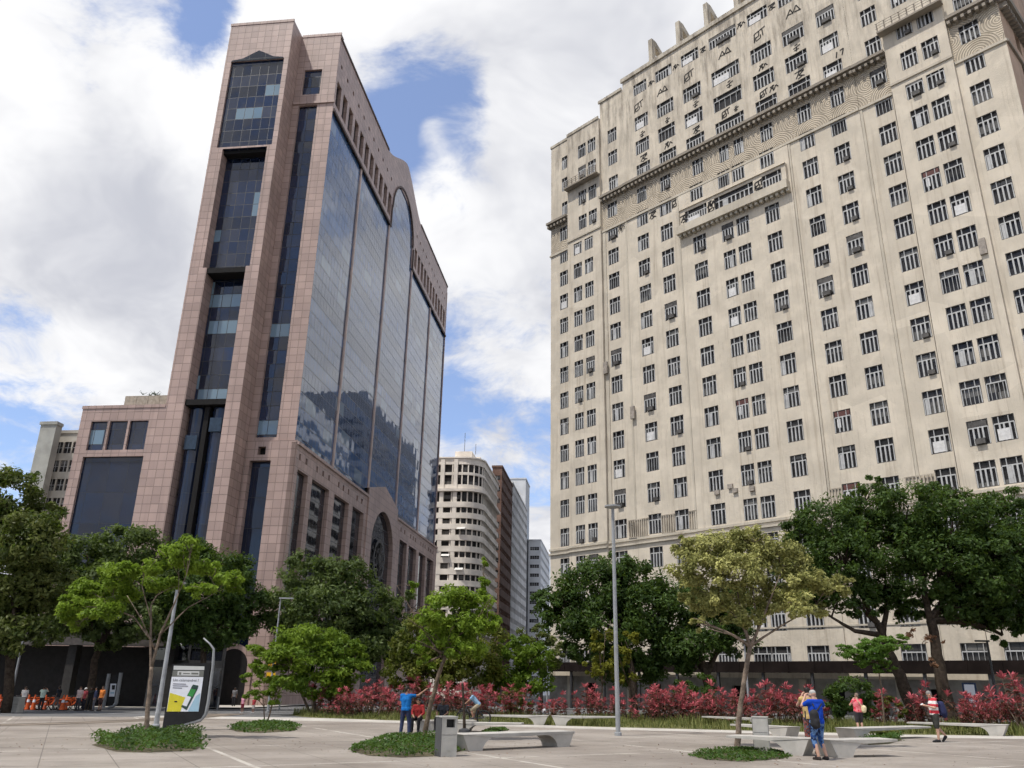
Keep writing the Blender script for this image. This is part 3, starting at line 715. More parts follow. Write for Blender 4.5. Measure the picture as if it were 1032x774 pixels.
b = MB(); b.box(.004, 0, 71.45, .22, 29.0, 71.85); b.box(.004, 44.1, 71.45, .22, LS, 71.85); b.box(.004, 28.9, 71.45, .2, 29.2, 75.6); b.box(.004, 43.9, 71.45, .2, 44.2, 75.6)
b.box(-.02, -.05, 83.35, .12, 25.0, 83.7); b.box(-.02, 48.5, 83.35, .12, LS, 83.7)
prev = None
for k in range(21):
    a = math.pi*k/20; p = (C_-AR*math.cos(a), AZ+AR*math.sin(a))
    if prev: b.quad((.16, prev[0], prev[1]), (.16, p[0], p[1]), (.16, C_+(p[0]-C_)*1.05, AZ+(p[1]-AZ)*1.05), (.16, C_+(prev[0]-C_)*1.05, AZ+(prev[1]-AZ)*1.05)); b.quad((.16, prev[0], prev[1]), (.16, p[0], p[1]), (-.1, p[0], p[1]), (-.1, prev[0], prev[1]))
    prev = p
b.build('ledge', m_granite_dk, B)
for h in slots:
    b = MB(); b.quad((-.45, h[0]-.05, h[2]-.05), (-.45, h[1]+.05, h[2]-.05), (-.45, h[1]+.05, h[3]+.05), (-.45, h[0]-.05, h[3]+.05)); b.build('window', m_dglass, B)
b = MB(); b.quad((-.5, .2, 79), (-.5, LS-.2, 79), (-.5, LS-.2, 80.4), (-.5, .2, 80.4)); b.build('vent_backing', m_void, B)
# curtain wall: five bays split by slim granite piers
edges = [0.02, 13.0, 28.6, 44.3, 59.9, LS]
for i in range(5):
    y0, y1 = edges[i], edges[i+1]
    top = 71.7 if i != 2 else 83.0
    b = MB(); b.quad((-.14, y0+.0, 25.8), (-.14, y1, 25.8), (-.14, y1, top), (-.14, y0, top)); b.build('curtain_wall', m_cglass, B)
for y in edges[1:-1]:
    b = MB(); b.box(-.13, y-.22, 25.8, .06, y+.22, 71.44); b.build('pier', m_pierpk, B)
b = MB(); b.box(-.5, LS-.35, -3, .06, LS+.02, 82); b.build('end_pier', m_granite, B)
# podium
pd = MB(); PX = .45
ps = [(0.6, 3.9), (5.3, 11.3), (13.3, 19.2), (20.9, 26.0)]; pslots = [(a, b_, 3.6, 23.6) for a, b_ in ps]+[(46.3, 51.2, 3.6, 23.4), (52.6, 58.2, 3.6, 23.4), (60.1, 65.6, 3.6, 23.4), (66.9, 72.4, 3.6, 23.4)]
psq = []
for c in (.9, 2.95, 6.5, 8.6, 10.75, 14.5, 16.4, 18.6, 22.4, 24.6, 46.7, 49.2, 53.4, 55.3, 57.0, 61.3, 63.0, 64.7, 67.6, 69.6, 71.6): psq.append((c-.28, c+.28, 24.7, 25.4))
pd.wall(Sx(PX), -.3, 27.3, -3, 26.5, [h for h in pslots+psq if h[1] < 27.3], .8); pd.wall(Sx(PX), 43.6, LS+.2, -3, 26.5, [h for h in pslots+psq if h[0] > 43.6], .8)
pd.quad((PX, -.3, 26.5), (PX, 27.3, 26.5), (-.2, 27.3, 26.5), (-.2, -.3, 26.5)); pd.quad((PX, 43.6, 26.5), (PX, LS+.2, 26.5), (-.2, LS+.2, 26.5), (-.2, 43.6, 26.5))
pd.quad((PX, -.3, -3), (PX, -.3, 26.5), (-.2, -.3, 26.5), (-.2, -.3, -3)); pd.wall(Fx(-.3), -5.5, PX, -3, 26.7, [(-4.85, -2.4, 4.5, 24.4), (-4.05, -3.15, 25.05, 26.0), (-4.9, -2.3, -2, 3.9)], .3)
pd.quad((-5.5, -.3, 26.7), (PX, -.3, 26.7), (PX, 0, 26.7), (-5.5, 0, 26.7))
# centre bay of the podium with the big arched window
PC = .62; c2, z2, r2_ = 35.9, 19.6, 6.1
for k in range(48):
    ya = 27.3+16.3*k/48; yb = 27.3+16.3*(k+1)/48
    def az(y):
        q = r2_*r2_-(y-c2)**2; return z2+math.sqrt(q) if q > 0 else (-3 if abs(y-c2) >= r2_ else z2)
    def tz(y): return 27.6+2.0*max(0, 1-abs(y-35.45)/8.2)
    pd.quad((PC, ya, az(ya)), (PC, yb, az(yb)), (PC, yb, tz(yb)), (PC, ya, tz(ya))); pd.quad((PC, ya, az(ya)), (PC, yb, az(yb)), (-.3, yb, az(yb)), (-.3, ya, az(ya)))
    pd.quad((PC, ya, tz(ya)), (PC, yb, tz(yb)), (-.3, yb, tz(yb)), (-.3, ya, tz(ya)))
pd.quad((PC, 27.3, -3), (PX, 27.3, -3), (PX, 27.3, 27.6), (PC, 27.3, 27.6)); pd.quad((PC, 43.6, -3), (PX, 43.6, -3), (PX, 43.6, 27.6), (PC, 43.6, 27.6))
pd.build('podium_wall', m_granite, B)
for ya_, yb_ in ((-.3, 27.2), (43.7, LS+.2)): MB().box(PX+.004, ya_, 26.2, PX+.2, yb_, 26.55).build('podium_ledge', m_granite, B)
for h in pslots:
    b = MB(); b.quad((-.1, h[0]-.1, h[2]-.1), (-.1, h[1]+.1, h[2]-.1), (-.1, h[1]+.1, h[3]+.1), (-.1, h[0]-.1, h[3]+.1)); b.build('window', m_dglass, B)
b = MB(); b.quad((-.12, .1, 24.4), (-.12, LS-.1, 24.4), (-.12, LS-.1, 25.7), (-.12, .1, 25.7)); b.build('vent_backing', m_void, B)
b = MB(); b.quad((-.05, 29.6, -3), (-.05, 42.2, -3), (-.05, 42.2, 25.8), (-.05, 29.6, 25.8)); aw_ = b.build('arched_window', m_dglass, B)
b = MB()
for k in range(24):
    a0, a1 = 2*math.pi*k/24, 2*math.pi*(k+1)/24
    for r0, r1, x in ((2.5, 3.05, .28), (1.5, 1.75, .26)):
        b.quad(*[(x, 35.9+r*math.cos(a), 18.6+r*math.sin(a)) for r, a in ((r0, a0), (r1, a0), (r1, a1), (r0, a1))])
for k in range(12):
    a = 2*math.pi*k/12; b.tube([(.2, 35.9+1.8*math.cos(a), 18.6+1.8*math.sin(a)), (.2, 35.9+2.5*math.cos(a), 18.6+2.5*math.sin(a))], .12, 5)
b.tube([(.3, 35.9, 16.2), (.3, 35.9, 21.0)], .18, 6); b.ball((.3, 35.9, 18.6), (.2, .7, .9)); b.build('sculpted_clock', m_bronze, B)
# arcade: arched openings at street level on the front
for xc in (-3.75,):
    b = MB(); n = 14; pts = [(xc-1.6, -1.0)]+[(xc-1.6*math.cos(math.pi*k/n), 2.9+1.6*math.sin(math.pi*k/n)) for k in range(n+1)]+[(xc+1.6, -1.0)]
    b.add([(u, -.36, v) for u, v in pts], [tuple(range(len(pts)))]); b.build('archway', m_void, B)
    b = MB(); prev = None
    for k in range(n+1):
        a = math.pi*k/n; p = (xc-1.6*math.cos(a), 2.9+1.6*math.sin(a)); q = (xc-2.1*math.cos(a), 2.9+2.1*math.sin(a))
        if prev: b.quad((prev[0][0], -.42, prev[0][1]), (p[0], -.42, p[1]), (q[0], -.42, q[1]), (prev[1][0], -.42, prev[1][1]))
        prev = (p, q)
    b.box(xc-2.1, -.44, -1, xc-1.6, -.3, 2.9); b.box(xc+1.6, -.44, -1, xc+2.1, -.3, 2.9); b.build('arch_surround', m_granite, B)
# left annex
ax = MB()
ax.wall(Fx(-3), -24.2, -14.3, -3, 30.2, [(-22.85, -20.85, 25.1, 28.45), (-20.6, -18.45, 25.1, 28.45), (-18.2, -16.0, 25.1, 28.45), (-23.0, -15.85, 5, 24.35)], .45)
ax.quad((-24.2, -3, -3), (-24.2, 20, -3), (-24.2, 20, 30.2), (-24.2, -3, 30.2)); ax.quad((-24.2, -3, 30.2), (-14.3, -3, 30.2), (-14.3, 20, 30.2), (-24.2, 20, 30.2)); ax.box(-24.28, -3.08, 29.95, -14.28, -2.9, 30.3)
ax.build('annex_wall', m_granite, B)
for a, b_ in ((-22.85, -20.85), (-20.6, -18.45), (-18.2, -16.0)):
    b = MB(); b.quad((a-.05, -2.7, 25), (b_+.05, -2.7, 25), (b_+.05, -2.7, 28.5), (a-.05, -2.7, 28.5)); b.build('window', m_fglass, B)
b = MB(); b.quad((-23.1, -2.7, 4.9), (-15.8, -2.7, 4.9), (-15.8, -2.7, 24.4), (-23.1, -2.7, 24.4)); b.build('atrium_glazing', m_sglass, B)
b = MB(); b.box(-20.0, -2.0, 30.2, -14.35, 8, 31.75)
for x in (-18.6, -17.2, -15.8): b.box(x-.03, -2.04, 30.3, x+.03, -1.99, 31.7)
b.build('roof_planter', M('planter_beige', (.36, .31, .25)), B)
b = MB(); r4 = random.Random(5)
for k in range(26):
    x = r4.uniform(-18.6, -14.6); y = r4.uniform(-1.7, 1.5); h = r4.uniform(.3, .9)
    for j in range(7):
        a = r4.uniform(0, 6.28); p = Vector((x, y, 31.7+h*.5)); q = p+Vector((math.cos(a)*.55, math.sin(a)*.55, h*r4.uniform(.2, .7))); wv = Vector((-math.sin(a), math.cos(a), 0))*.07
        b.quad(p-wv, q, p+wv, p+Vector((0, 0, .05)))
b.build('roof_plants', M('roof_green', (.03, .06, .018)), B)
# rest of the body so nothing shows through
b = MB(); b.box(-14.2, 1.3, -3, -.75, LS-.1, 71); b.box(-14.2, 1.3, 71, -1.1, LS-.1, 83.2); b.build('core', M('core_concrete', (.2, .15, .12)), B)
b = MB(); b.wall(Fx(LS), -14.2, 0, -3, 83.3, [], .1); b.quad((-14.3, 0, 83.4), (-1, 0, 83.4), (-1, LS, 83.4), (-14.3, LS, 83.4)); b.build('back_wall', m_granite, B)

# dark portico at street level beside the tower
PT = empty('portico', (-56.0, 79.0, gz(-56, 79)), B_RZ, 'low dark portico under a long grey concrete beam left of the granite tower', 'building')
b = MB(); b.box(-40, -.6, 5.4, 27.0, 1.0, 7.4); b.build('beam', M('beam_concrete', (.085, .075, .07)), PT)
b = MB(); b.box(-40, 2.5, -1, 27.5, 3.0, 5.4); b.quad((-40, 1, 5.5), (27, 1, 5.5), (27, 3, 5.5), (-40, 3, 5.5)); b.build('back_wall', M('portico_dark', (.016, .015, .015), .9), PT)
for x in (-22, -8, 5, 17, 26.3):
    b = MB(); b.box(x, 0, -1, x+.8, .8, 5.4); b.build('column', M('column_grey', (.03, .028, .026)), PT)

# ================================================================== background street blocks
def block(name, label, px0, px1, Y, top_py,  depth, mat, rz=B_RZ, front=None, side=None, zb=-6, dark=m_wglass, ref=560, sills=None, side_dir=1, fins=False, side_mat=None):
    """box block; its front edge spans px0..px1 at forward distance Y; front/side = (columns, floors, width share, height share, z0)"""
    p0 = at(px0, ref, Y); p1 = at(px1, ref, Y); W = p1[0]-p0[0]; H = at((px0+px1)/2, top_py, Y)[2]
    r = empty(name, (p0[0], p0[1], 0), rz, label, 'building')
    b = MB(); spots = []
    def grid(spec, L):
        n, fl, ws, hs, z0 = spec; out = []; fh = (H-1.2-z0)/fl; cw = L/n
        for i in range(n):
            for j in range(fl): out.append((cw*i+cw*(1-ws)/2, cw*i+cw*(1+ws)/2, z0+fh*j+fh*.25, z0+fh*j+fh*(.25+hs)))
        return out
    hf = grid(front, W) if front else []; hs_ = grid(side, depth) if side else []
    b.wall(lambda a, dd, z: (a, dd, z), 0, W, zb, H, hf, .25)
    b2 = b if side_mat is None else MB()
    b2.wall(lambda a, dd, z: (W-dd, a, z), 0, depth, zb, H, hs_, .25)
    b.quad((0, 0, zb), (0, depth, zb), (0, depth, H), (0, 0, H)); b.quad((0, 0, H-.01), (W, 0, H-.01), (W, depth, H-.01), (0, depth, H-.01)); b.quad((0, depth, zb), (W, depth, zb), (W, depth, H), (0, depth, H))
    b.box(-.2, -.2, H-.05, W+.2, depth, H+.5)
    b.build('wall', mat, r)
    if b2 is not b: b2.build('street_wall', side_mat, r)
    for h in hf: spots.append((h[0], .18, h[2], h[1]-h[0], h[3]-h[2], 0, 0))
    for h in hs_: spots.append((W-.18, h[0], h[2], h[1]-h[0], h[3]-h[2], 0, math.pi/2))
    cache = {}
    def fw(w_, h, var):
        k = (round(w_, 2), round(h, 2))
        if k not in cache:
            q = MB(); q.mi = 1; q.quad((0, .03, 0), (w_, .03, 0), (w_, .03, h), (0, .03, h)); q.mi = 0
            q.box(0, 0, h*.48, w_, .025, h*.52)
            m_ = max(1, int(w_/1.1))
            for i in range(1, m_+1): q.box(w_*i/(m_+1)-.05, -.005, 0, w_*i/(m_+1)+.05, .02, h)
            me = q.mesh('window'); me.materials.append(m_wframe); me.materials.append(dark); cache[k] = me
        return cache[k], None
    if spots: place_windows(r, spots, fw, [m_wframe, dark], limit=95)
    return r, W, H
m_cream2 = M('old_cream_render', (.80, .735, .65), .9, .14, .25); m_brown = M('brown_brick_face', (.17, .10, .075), .85, .2, .4); m_grey2 = M('grey_render', (.60, .585, .56), .9, .15, .2)
m_white2 = M('white_render', (.66, .67, .68), .85, .08, .2); m_dark2 = M('black_cladding', (.03, .035, .045), .3, .2, .3)
# rounded corner block: stacked curved spandrels over recessed glazing
RB = empty('rounded_block', tuple(at(436, 560, 180)[:2])+(0,), B_RZ, 'old cream apartment block with a rounded corner and stacked curved balconies', 'building')
def fp(off, xr=10.2, rad=4.4, x0=-3.0, dep=27):
    pts = [(x0, -off)]; n = 10
    for k in range(n+1):
        a = -math.pi/2+math.pi/2*k/n; pts.append((xr-rad+(rad+off)*math.cos(a), rad+(rad+off)*math.sin(a)))
    pts.append((xr+off, dep)); return pts
def shell(b, off, z0, z1, **kw):
    p = fp(off, **kw)
    for i in range(len(p)-1): b.quad((*p[i], z0), (*p[i+1], z0), (*p[i+1], z1), (*p[i], z1))
    c = (2.0, 20.0)
    for i in range(len(p)-1): b.add([(*p[i], z1), (*p[i+1], z1), (*c, z1)], [(0, 1, 2)]); b.add([(*p[i], z0), (*p[i+1], z0), (*c, z0)], [(0, 1, 2)])
b = MB(); shell(b, -.28, -4, 47.5); b.build('glazing', m_wglass, RB)
FH = 2.44
for k in range(18):
    z = -1+FH*k
    if z > 40: break
    b = MB(); shell(b, .35 if k > 1 else .2, z, z+1.2); b.build('balcony_band', m_cream2, RB)
b = MB(); shell(b, .75, 41.6, 42.2); shell(b, .1, 42.2, 43.2); shell(b, .1, 45.4, 46.0); shell(b, .12, 47.8, 49.2); shell(b, .4, 49.2, 49.5)
b.build('upper_band', m_cream2, RB)
pp = fp(.02); b = MB()
def along(off):
    P_ = fp(off); L = 0; out = []
    for i in range(len(P_)-1):
        a = Vector(P_[i]); c = Vector(P_[i+1]); n = max(1, round((c-a).length/2.0))
        for k in range(n): out.append(a+(c-a)*(k/n))
    return out
for q_, q in enumerate(along(-.05)):
    if 3 < q_ < 14 and q_ % 2: continue
    b.box(q.x-.13, q.y-.13, -4, q.x+.13, q.y+.13, 48)
for x in (.9, 3.9): b.box(x, -.3, -4, x+.9, .3, 49)
b.build('pier', m_cream2, RB)
b = MB(); b.box(3, 5, 49.4, 7, 12, 52.2); b.box(7, 5, 49.4, 9, 9, 50.8); b.build('roof_hut', m_cream2, RB)
b = MB(); b.tube([(5.0, 6, 52), (5.0, 6, 57)], .06, 5); b.tube([(7.5, 7, 52), (7.5, 7, 54.5)], .06, 5); b.build('aerial', m_dmetal, RB)
for (x, k) in ((-1.2, 10), (2.0, 9), (5.2, 11), (-.8, 5), (2.2, 3), (5.0, 4), (5.1, 8)):
    z = -1+FH*k*1.2+1.7; b = MB(); b.quad((x, -.2, z+.7), (x+1.8, -.2, z+.7), (x+1.8, -1.1, z+.15), (x, -1.1, z+.15)); b.build('awning', M('awning_white', (.7, .69, .66)), RB)
block('brown_block', 'narrow dark brown street block with close horizontal window bands beside the rounded block', 494, 504, 218, 471, 24, m_brown, front=(1, 17, .7, .4, 2), side=(12, 17, .85, .42, 2))
block('grey_block', 'pale grey street block behind the brown one with rows of small windows', 505, 515, 250, 487, 45, m_grey2, front=(1, 18, .5, .4, 2), side=(14, 18, .6, .45, 2))
block('slab_tower', 'plain white slab tower with a black glass street side', 513, 529, 320, 483, 15, m_white2, side_mat=m_dark2)
block('white_block', 'low white office block with dark window strips beside the cream tower', 532.5, 545, 330, 545, 46, m_white2, front=(1, 15, .72, .38, 2), side=(14, 15, .7, .4, 2))
block('concrete_block', 'grey concrete block with stacked balconies behind the trees at the left edge', 41, 58, 140, 428, 1.6, M('raw_concrete', (.36, .36, .33), .9, .15, .3), ref=430)
CBr, CW, CH = block('apartment_block', 'beige apartment block with recessed dark balconies tucked behind the granite annex', 58, 86, 142.5, 437, 30, M('beige_slab', (.40, .37, .32), .9, .15, .3), front=(3, 11, .84, .62, 4), ref=437)
# blocks across the avenue (they appear in the mirror facade)
for (x0, y0, W_, D_, H_, mat, lab) in ((17.5, 163, 22, 34, 59, m_white2, 'white banded office block standing across the avenue, mirrored in the glass facade'), (21.5, 206, 26, 58, 74, M('slate_render', (.16, .165, .18)), 'dark grey office slab further down the avenue, mirrored in the glass facade')):
    r = empty('office_block', (x0, y0, 0), B_RZ, lab, 'building')
    b = MB(); b.box(0, 0, -6, W_, D_, H_); b.box(3, 3, H_, W_-4, D_-8, H_+4); b.build('wall', mat, r)
    for k in range(int(H_/3.4)-1):
        b = MB(); b.box(-.06, 1.0, 3+3.4*k, -.02, D_-1, 4.7+3.4*k); b.box(1, -.06, 3+3.4*k, W_-1, -.02, 4.7+3.4*k); b.build('window_band', m_wglass, r)

# ================================================================== trees
def leaf_mesh(name, c, s, nrm, tone, aspect=.42, rng=None):
    n = len(c)
    a = rng.normal(size=(n, 3)); a -= nrm*(a*nrm).sum(1, keepdims=True); a /= np.linalg.norm(a, axis=1, keepdims=True)+1e-9
    bb = np.cross(nrm, a); s = s[:, None]
    v = np.empty((n, 4, 3)); v[:, 0] = c+a*s; v[:, 1] = c+bb*s*aspect+nrm*s*.12; v[:, 2] = c-a*s; v[:, 3] = c-bb*s*aspect+nrm*s*.12
    me = bpy.data.meshes.new(name)
    me.vertices.add(n*4); me.vertices.foreach_set('co', v.reshape(-1).astype(np.float32))
    me.loops.add(n*4); me.loops.foreach_set('vertex_index', np.arange(n*4, dtype=np.int32))
    me.polygons.add(n); me.polygons.foreach_set('loop_start', np.arange(0, n*4, 4, dtype=np.int32)); me.polygons.foreach_set('loop_total', np.full(n, 4, dtype=np.int32))
    at_ = me.attributes.new('tone', 'FLOAT', 'FACE'); at_.data.foreach_set('value', np.clip(tone, 0, 1).astype(np.float32))
    me.update(); me.validate(); return me
def crown_points(clumps, n, rng, sub=.34, fill=.55, flat=.8):
    """clumps: (centre, (rx, ry, rz)); leaves gather in tufts spread through each clump, denser near its skin"""
    vols = np.array([r[0]*r[1]*r[2] for _, r in clumps])**.72; cnt = (n*vols/vols.sum()).astype(int)
    C_, T_, O_ = [], [], []
    for (c, r), m in zip(clumps, cnt):
        c = np.asarray(c, float); r = np.asarray(r, float); k = max(5, int(m/70))
        u = rng.normal(size=(k, 3)); u /= np.linalg.norm(u, axis=1, keepdims=True)
        rad = rng.uniform(fill, 1.0, k)**.6; ctr = u*rad[:, None]*r
        tt = rng.uniform(.0, 1, k)
        idx = rng.integers(0, k, m); rs = sub*r.mean()*rng.uniform(.6, 1.25, k)
        off = rng.normal(size=(m, 3)); off /= np.linalg.norm(off, axis=1, keepdims=True); off *= (rng.uniform(0, 1, m)**.5)[:, None]
        off[:, 2] *= flat
        p = ctr[idx]+off*rs[idx][:, None]
        C_.append(c+p); T_.append(tt[idx]*.65+rng.uniform(0, .35, m)); O_.append(p/r*.8+off*.6)
    return np.vstack(C_), np.concatenate(T_), np.vstack(O_)
def branchy(b, p0, p1, r0, r1, rng_, bend=.12, n=5, sides=6):
    p0, p1 = Vector(p0), Vector(p1); L = (p1-p0).length; pts = []; rr = []
    o1 = Vector((rng_.uniform(-1, 1), rng_.uniform(-1, 1), rng_.uniform(-.3, .8)))*L*bend
    for i in range(n+1):
        s = i/n; pts.append(p0.lerp(p1, s)+o1*math.sin(math.pi*s)); rr.append(r0+(r1-r0)*s)
    b.tube(pts, rr, sides); return pts
_seed = [100]
def tree(name, label, cat, base, Y, trunk, clumps, n, leaf, mat, bark, group=None, twigs=2, sub=.34, fill=.5, flat=.8, depth=1.0, zscale=1.0, aspect=.42, up=.5):
    """base: ground point; trunk: list of limbs, each a list of (px, py, dY, radius); clumps: (px, py, rx, ry, dY) in survey pixels at distance Y"""
    _seed[0] += 1; rng = np.random.default_rng(_seed[0]); r_ = random.Random(_seed[0])
    base = Vector(base); root = empty(name, base, 0, label, cat, group)
    b = MB(); ends = []
    for limb in trunk:
        pts = [Vector(at(px, py, Y+dY))-base for px, py, dY, _ in limb]; rad = [q[3] for q in limb]
        g0 = pts[0]+base
        if abs(g0.z-gz(g0.x, g0.y)) < 1.7: pts[0].z = gz(g0.x, g0.y)-.12-base.z      # the foot stands in the ground
        # smooth the limb
        P_, Q_ = [], []
        for i in range(len(pts)-1):
            for k in range(4):
                s = k/4; P_.append(pts[i].lerp(pts[i+1], s)+Vector((r_.uniform(-1, 1), r_.uniform(-1, 1), 0))*rad[i]*.22*(0 if i == 0 and k == 0 else 1)); Q_.append(rad[i]+(rad[i+1]-rad[i])*s)
        P_.append(pts[-1]); Q_.append(rad[-1]); b.tube(P_, Q_, 8); ends.append((pts[-1], rad[-1]))
    cl = []
    for px, py, rx, ry, dY in clumps:
        c = at(px, py, Y+dY); k = (Y+dY)/850
        cl.append((np.array(c)-np.array(base), (rx*k, (rx+ry)/2*k*depth, ry*k)))
    for c, r in cl:
        if not ends: break
        e = min(ends, key=lambda q: (q[0]-Vector(c)).length)
        pts = branchy(b, e[0], c, e[1]*.8, max(.012, e[1]*.3), r_)
        for k in range(twigs):
            q = Vector(c)+Vector((r_.uniform(-1, 1)*r[0], r_.uniform(-1, 1)*r[1], r_.uniform(-.6, 1)*r[2]))*.85
            branchy(b, pts[r_.randrange(2, 6)], q, max(.012, e[1]*.3), .008, r_, .15, 4, 5)
    if b.v: b.build('trunk', bark, root, True)
    c, tone, out = crown_points(cl, n, rng, sub, fill, flat)
    nr = rng.normal(size=c.shape)*.75+np.array([0, 0, up])+out*.7; nr /= np.linalg.norm(nr, axis=1, keepdims=True)
    s = leaf*rng.uniform(.65, 1.3, len(c))
    link_mesh('crown', leaf_mesh('crown', c, s, nr, tone, aspect, rng), mat, root)
    return root
lf_dark = leaf_mat('ficus_leaf', (.017, .036, .010), (.076, .128, .028), .28)
lf_street = leaf_mat('street_leaf', (.022, .042, .014), (.15, .195, .065), .32)
lf_mango = leaf_mat('mixed_leaf', (.028, .048, .012), (.17, .185, .055), .30)
lf_light = leaf_mat('young_leaf', (.075, .135, .014), (.30, .42, .05), .42)
lf_bright = leaf_mat('bright_leaf', (.050, .10, .012), (.20, .29, .03), .38)
lf_pale = leaf_mat('pale_leaf', (.10, .115, .024), (.56, .545, .20), .30)
lf_olive = leaf_mat('olive_leaf', (.040, .055, .010), (.16, .17, .03), .30)
lf_yell = leaf_mat('yellow_leaf', (.08, .095, .012), (.24, .24, .03), .35)
lf_feath = leaf_mat('feather_leaf', (.05, .11, .02), (.17, .29, .05), .42)
lf_gc = leaf_mat('ground_leaf', (.018, .045, .010), (.075, .14, .03), .25)
lf_grass = leaf_mat('grass_blade', (.070, .10, .022), (.27, .27, .095), .30)
lf_red = leaf_mat('cordyline_leaf', (.12, .075, .045), (.62, .15, .185), .32)
lf_dry = leaf_mat('dry_leaf', (.10, .05, .03), (.25, .14, .08), .2)
SG = 'street trees in front of the granite tower'
tree('street_tree', 'massive dark tree with pale leaf tips rising at the left edge', 'tree', gp(-34, 60), 60, [[(8, 706, 0, .35), (14, 640, 0, .3), (16, 590, 0, .22)], [(16, 620, 0, .2), (-10, 570, 0, .13)], [(14, 620, 0, .2), (40, 570, 1, .13)]],
     [(10, 500, 34, 26, 0), (-14, 540, 40, 40, 1), (30, 545, 32, 34, -1), (8, 590, 40, 34, 0), (45, 595, 28, 28, 1), (20, 640, 38, 18, -1), (-20, 620, 34, 40, 0), (48, 525, 16, 20, 1)], 40000, .19, lf_mango, m_barkdk, SG)
tree('street_tree', 'dark broad tree behind the light green young tree', 'tree', gp(-33.2, 69), 69, [[(90, 706, 0, .34), (96, 665, 0, .28), (112, 620, 0, .2)], [(98, 650, 0, .2), (88, 600, 0, .14)], [(106, 636, 0, .2), (160, 600, 0, .14)]],
     [(88, 560, 34, 22, 0), (130, 552, 34, 22, 0), (105, 595, 42, 26, -1), (150, 590, 34, 24, 1), (80, 620, 30, 22, 1), (140, 625, 36, 18, -1), (62, 580, 18, 24, 2), (110, 640, 26, 14, 0)], 36000, .18, lf_street, m_barkdk, SG)
tree('street_tree', 'dark tree before the lift shafts of the granite tower', 'tree', gp(-19.5, 71), 71, [[(205, 706, 0, .28), (205, 660, 0, .24), (204, 620, 0, .18)], [(205, 650, 0, .18), (236, 610, 0, .12)]],
     [(190, 562, 26, 22, 0), (228, 580, 26, 26, 0), (200, 600, 38, 30, -1), (246, 612, 24, 24, 1), (165, 600, 22, 24, 1), (215, 635, 40, 16, 0), (178, 632, 24, 16, -1)], 32000, .18, lf_dark, m_barkdk, SG)
tree('street_tree', 'dark glossy tree before the podium slots of the granite tower', 'tree', gp(-12.0, 73), 73, [[(352, 706, 0, .28), (350, 660, 0, .24), (348, 620, 0, .18)], [(350, 650, 0, .18), (310, 615, 0, .12)], [(350, 650, 0, .18), (380, 620, 0, .12)]],
     [(305, 578, 26, 20, 0), (345, 585, 30, 24, 0), (292, 612, 26, 26, 1), (330, 618, 40, 28, -1), (372, 612, 26, 28, 0), (350, 650, 44, 18, 0), (392, 645, 24, 20, 1), (300, 650, 26, 18, 0)], 36000, .18, lf_street, m_barkdk, SG)
tree('street_tree', 'thin half bare tree in front of the clock arch', 'tree', gp(-7.5, 75), 75, [[(420, 704, 0, .16), (420, 640, 0, .12), (421, 615, 0, .07)]],
     [(412, 612, 16, 16, 0), (400, 630, 18, 14, 0), (428, 640, 20, 18, 1), (410, 655, 24, 16, 0)], 3600, .17, lf_street, m_barkdk, SG, twigs=6)
tree('bushy_tree', 'olive brown bushy tree behind the leaning young tree', 'tree', gp(-4.6, 61), 61, [[(452, 712, 0, .16), (450, 680, 0, .12)]],
     [(420, 650, 26, 26, 0), (452, 655, 30, 30, 0), (482, 648, 26, 28, 0), (410, 676, 24, 16, 0), (440, 680, 30, 16, -1), (478, 680, 26, 16, 0), (432, 626, 18, 16, 1)], 15000, .16, lf_olive, m_barkdk)
tree('round_tree', 'bright green rounded tree with tiered feathery foliage', 'tree', gp(-13.5, 60.0), 60, [[(318, 714, 0, .13), (316, 690, 0, .10)], [(316, 700, 0, .1), (292, 670, 0, .06)], [(316, 700, 0, .1), (345, 668, 0, .06)]],
     [(312, 640, 36, 11, 0), (276, 652, 24, 9, 0), (346, 652, 26, 12, 0), (300, 662, 34, 12, -1), (340, 674, 32, 13, 0), (268, 672, 18, 9, 0), (318, 690, 36, 12, 0), (358, 665, 16, 12, 1), (290, 682, 24, 10, 0)], 17000, .15, lf_bright, m_bark, flat=.5, sub=.4)
tree('sapling', 'small green shrub-like tree on the middle ground cover patch', 'tree', GT(269, 729), 46.7, [[(267, 728, 0, .035), (266, 712, 0, .03)], [(269, 728, 0, .045), (275, 708, 0, .035)]],
     [(268, 692, 16, 8, 0), (254, 685, 12, 6, 0), (284, 686, 14, 6, 0), (268, 704, 14, 7, 0), (256, 701, 11, 6, 0), (278, 697, 12, 7, 0)], 3400, .085, lf_bright, m_bark, flat=.6)
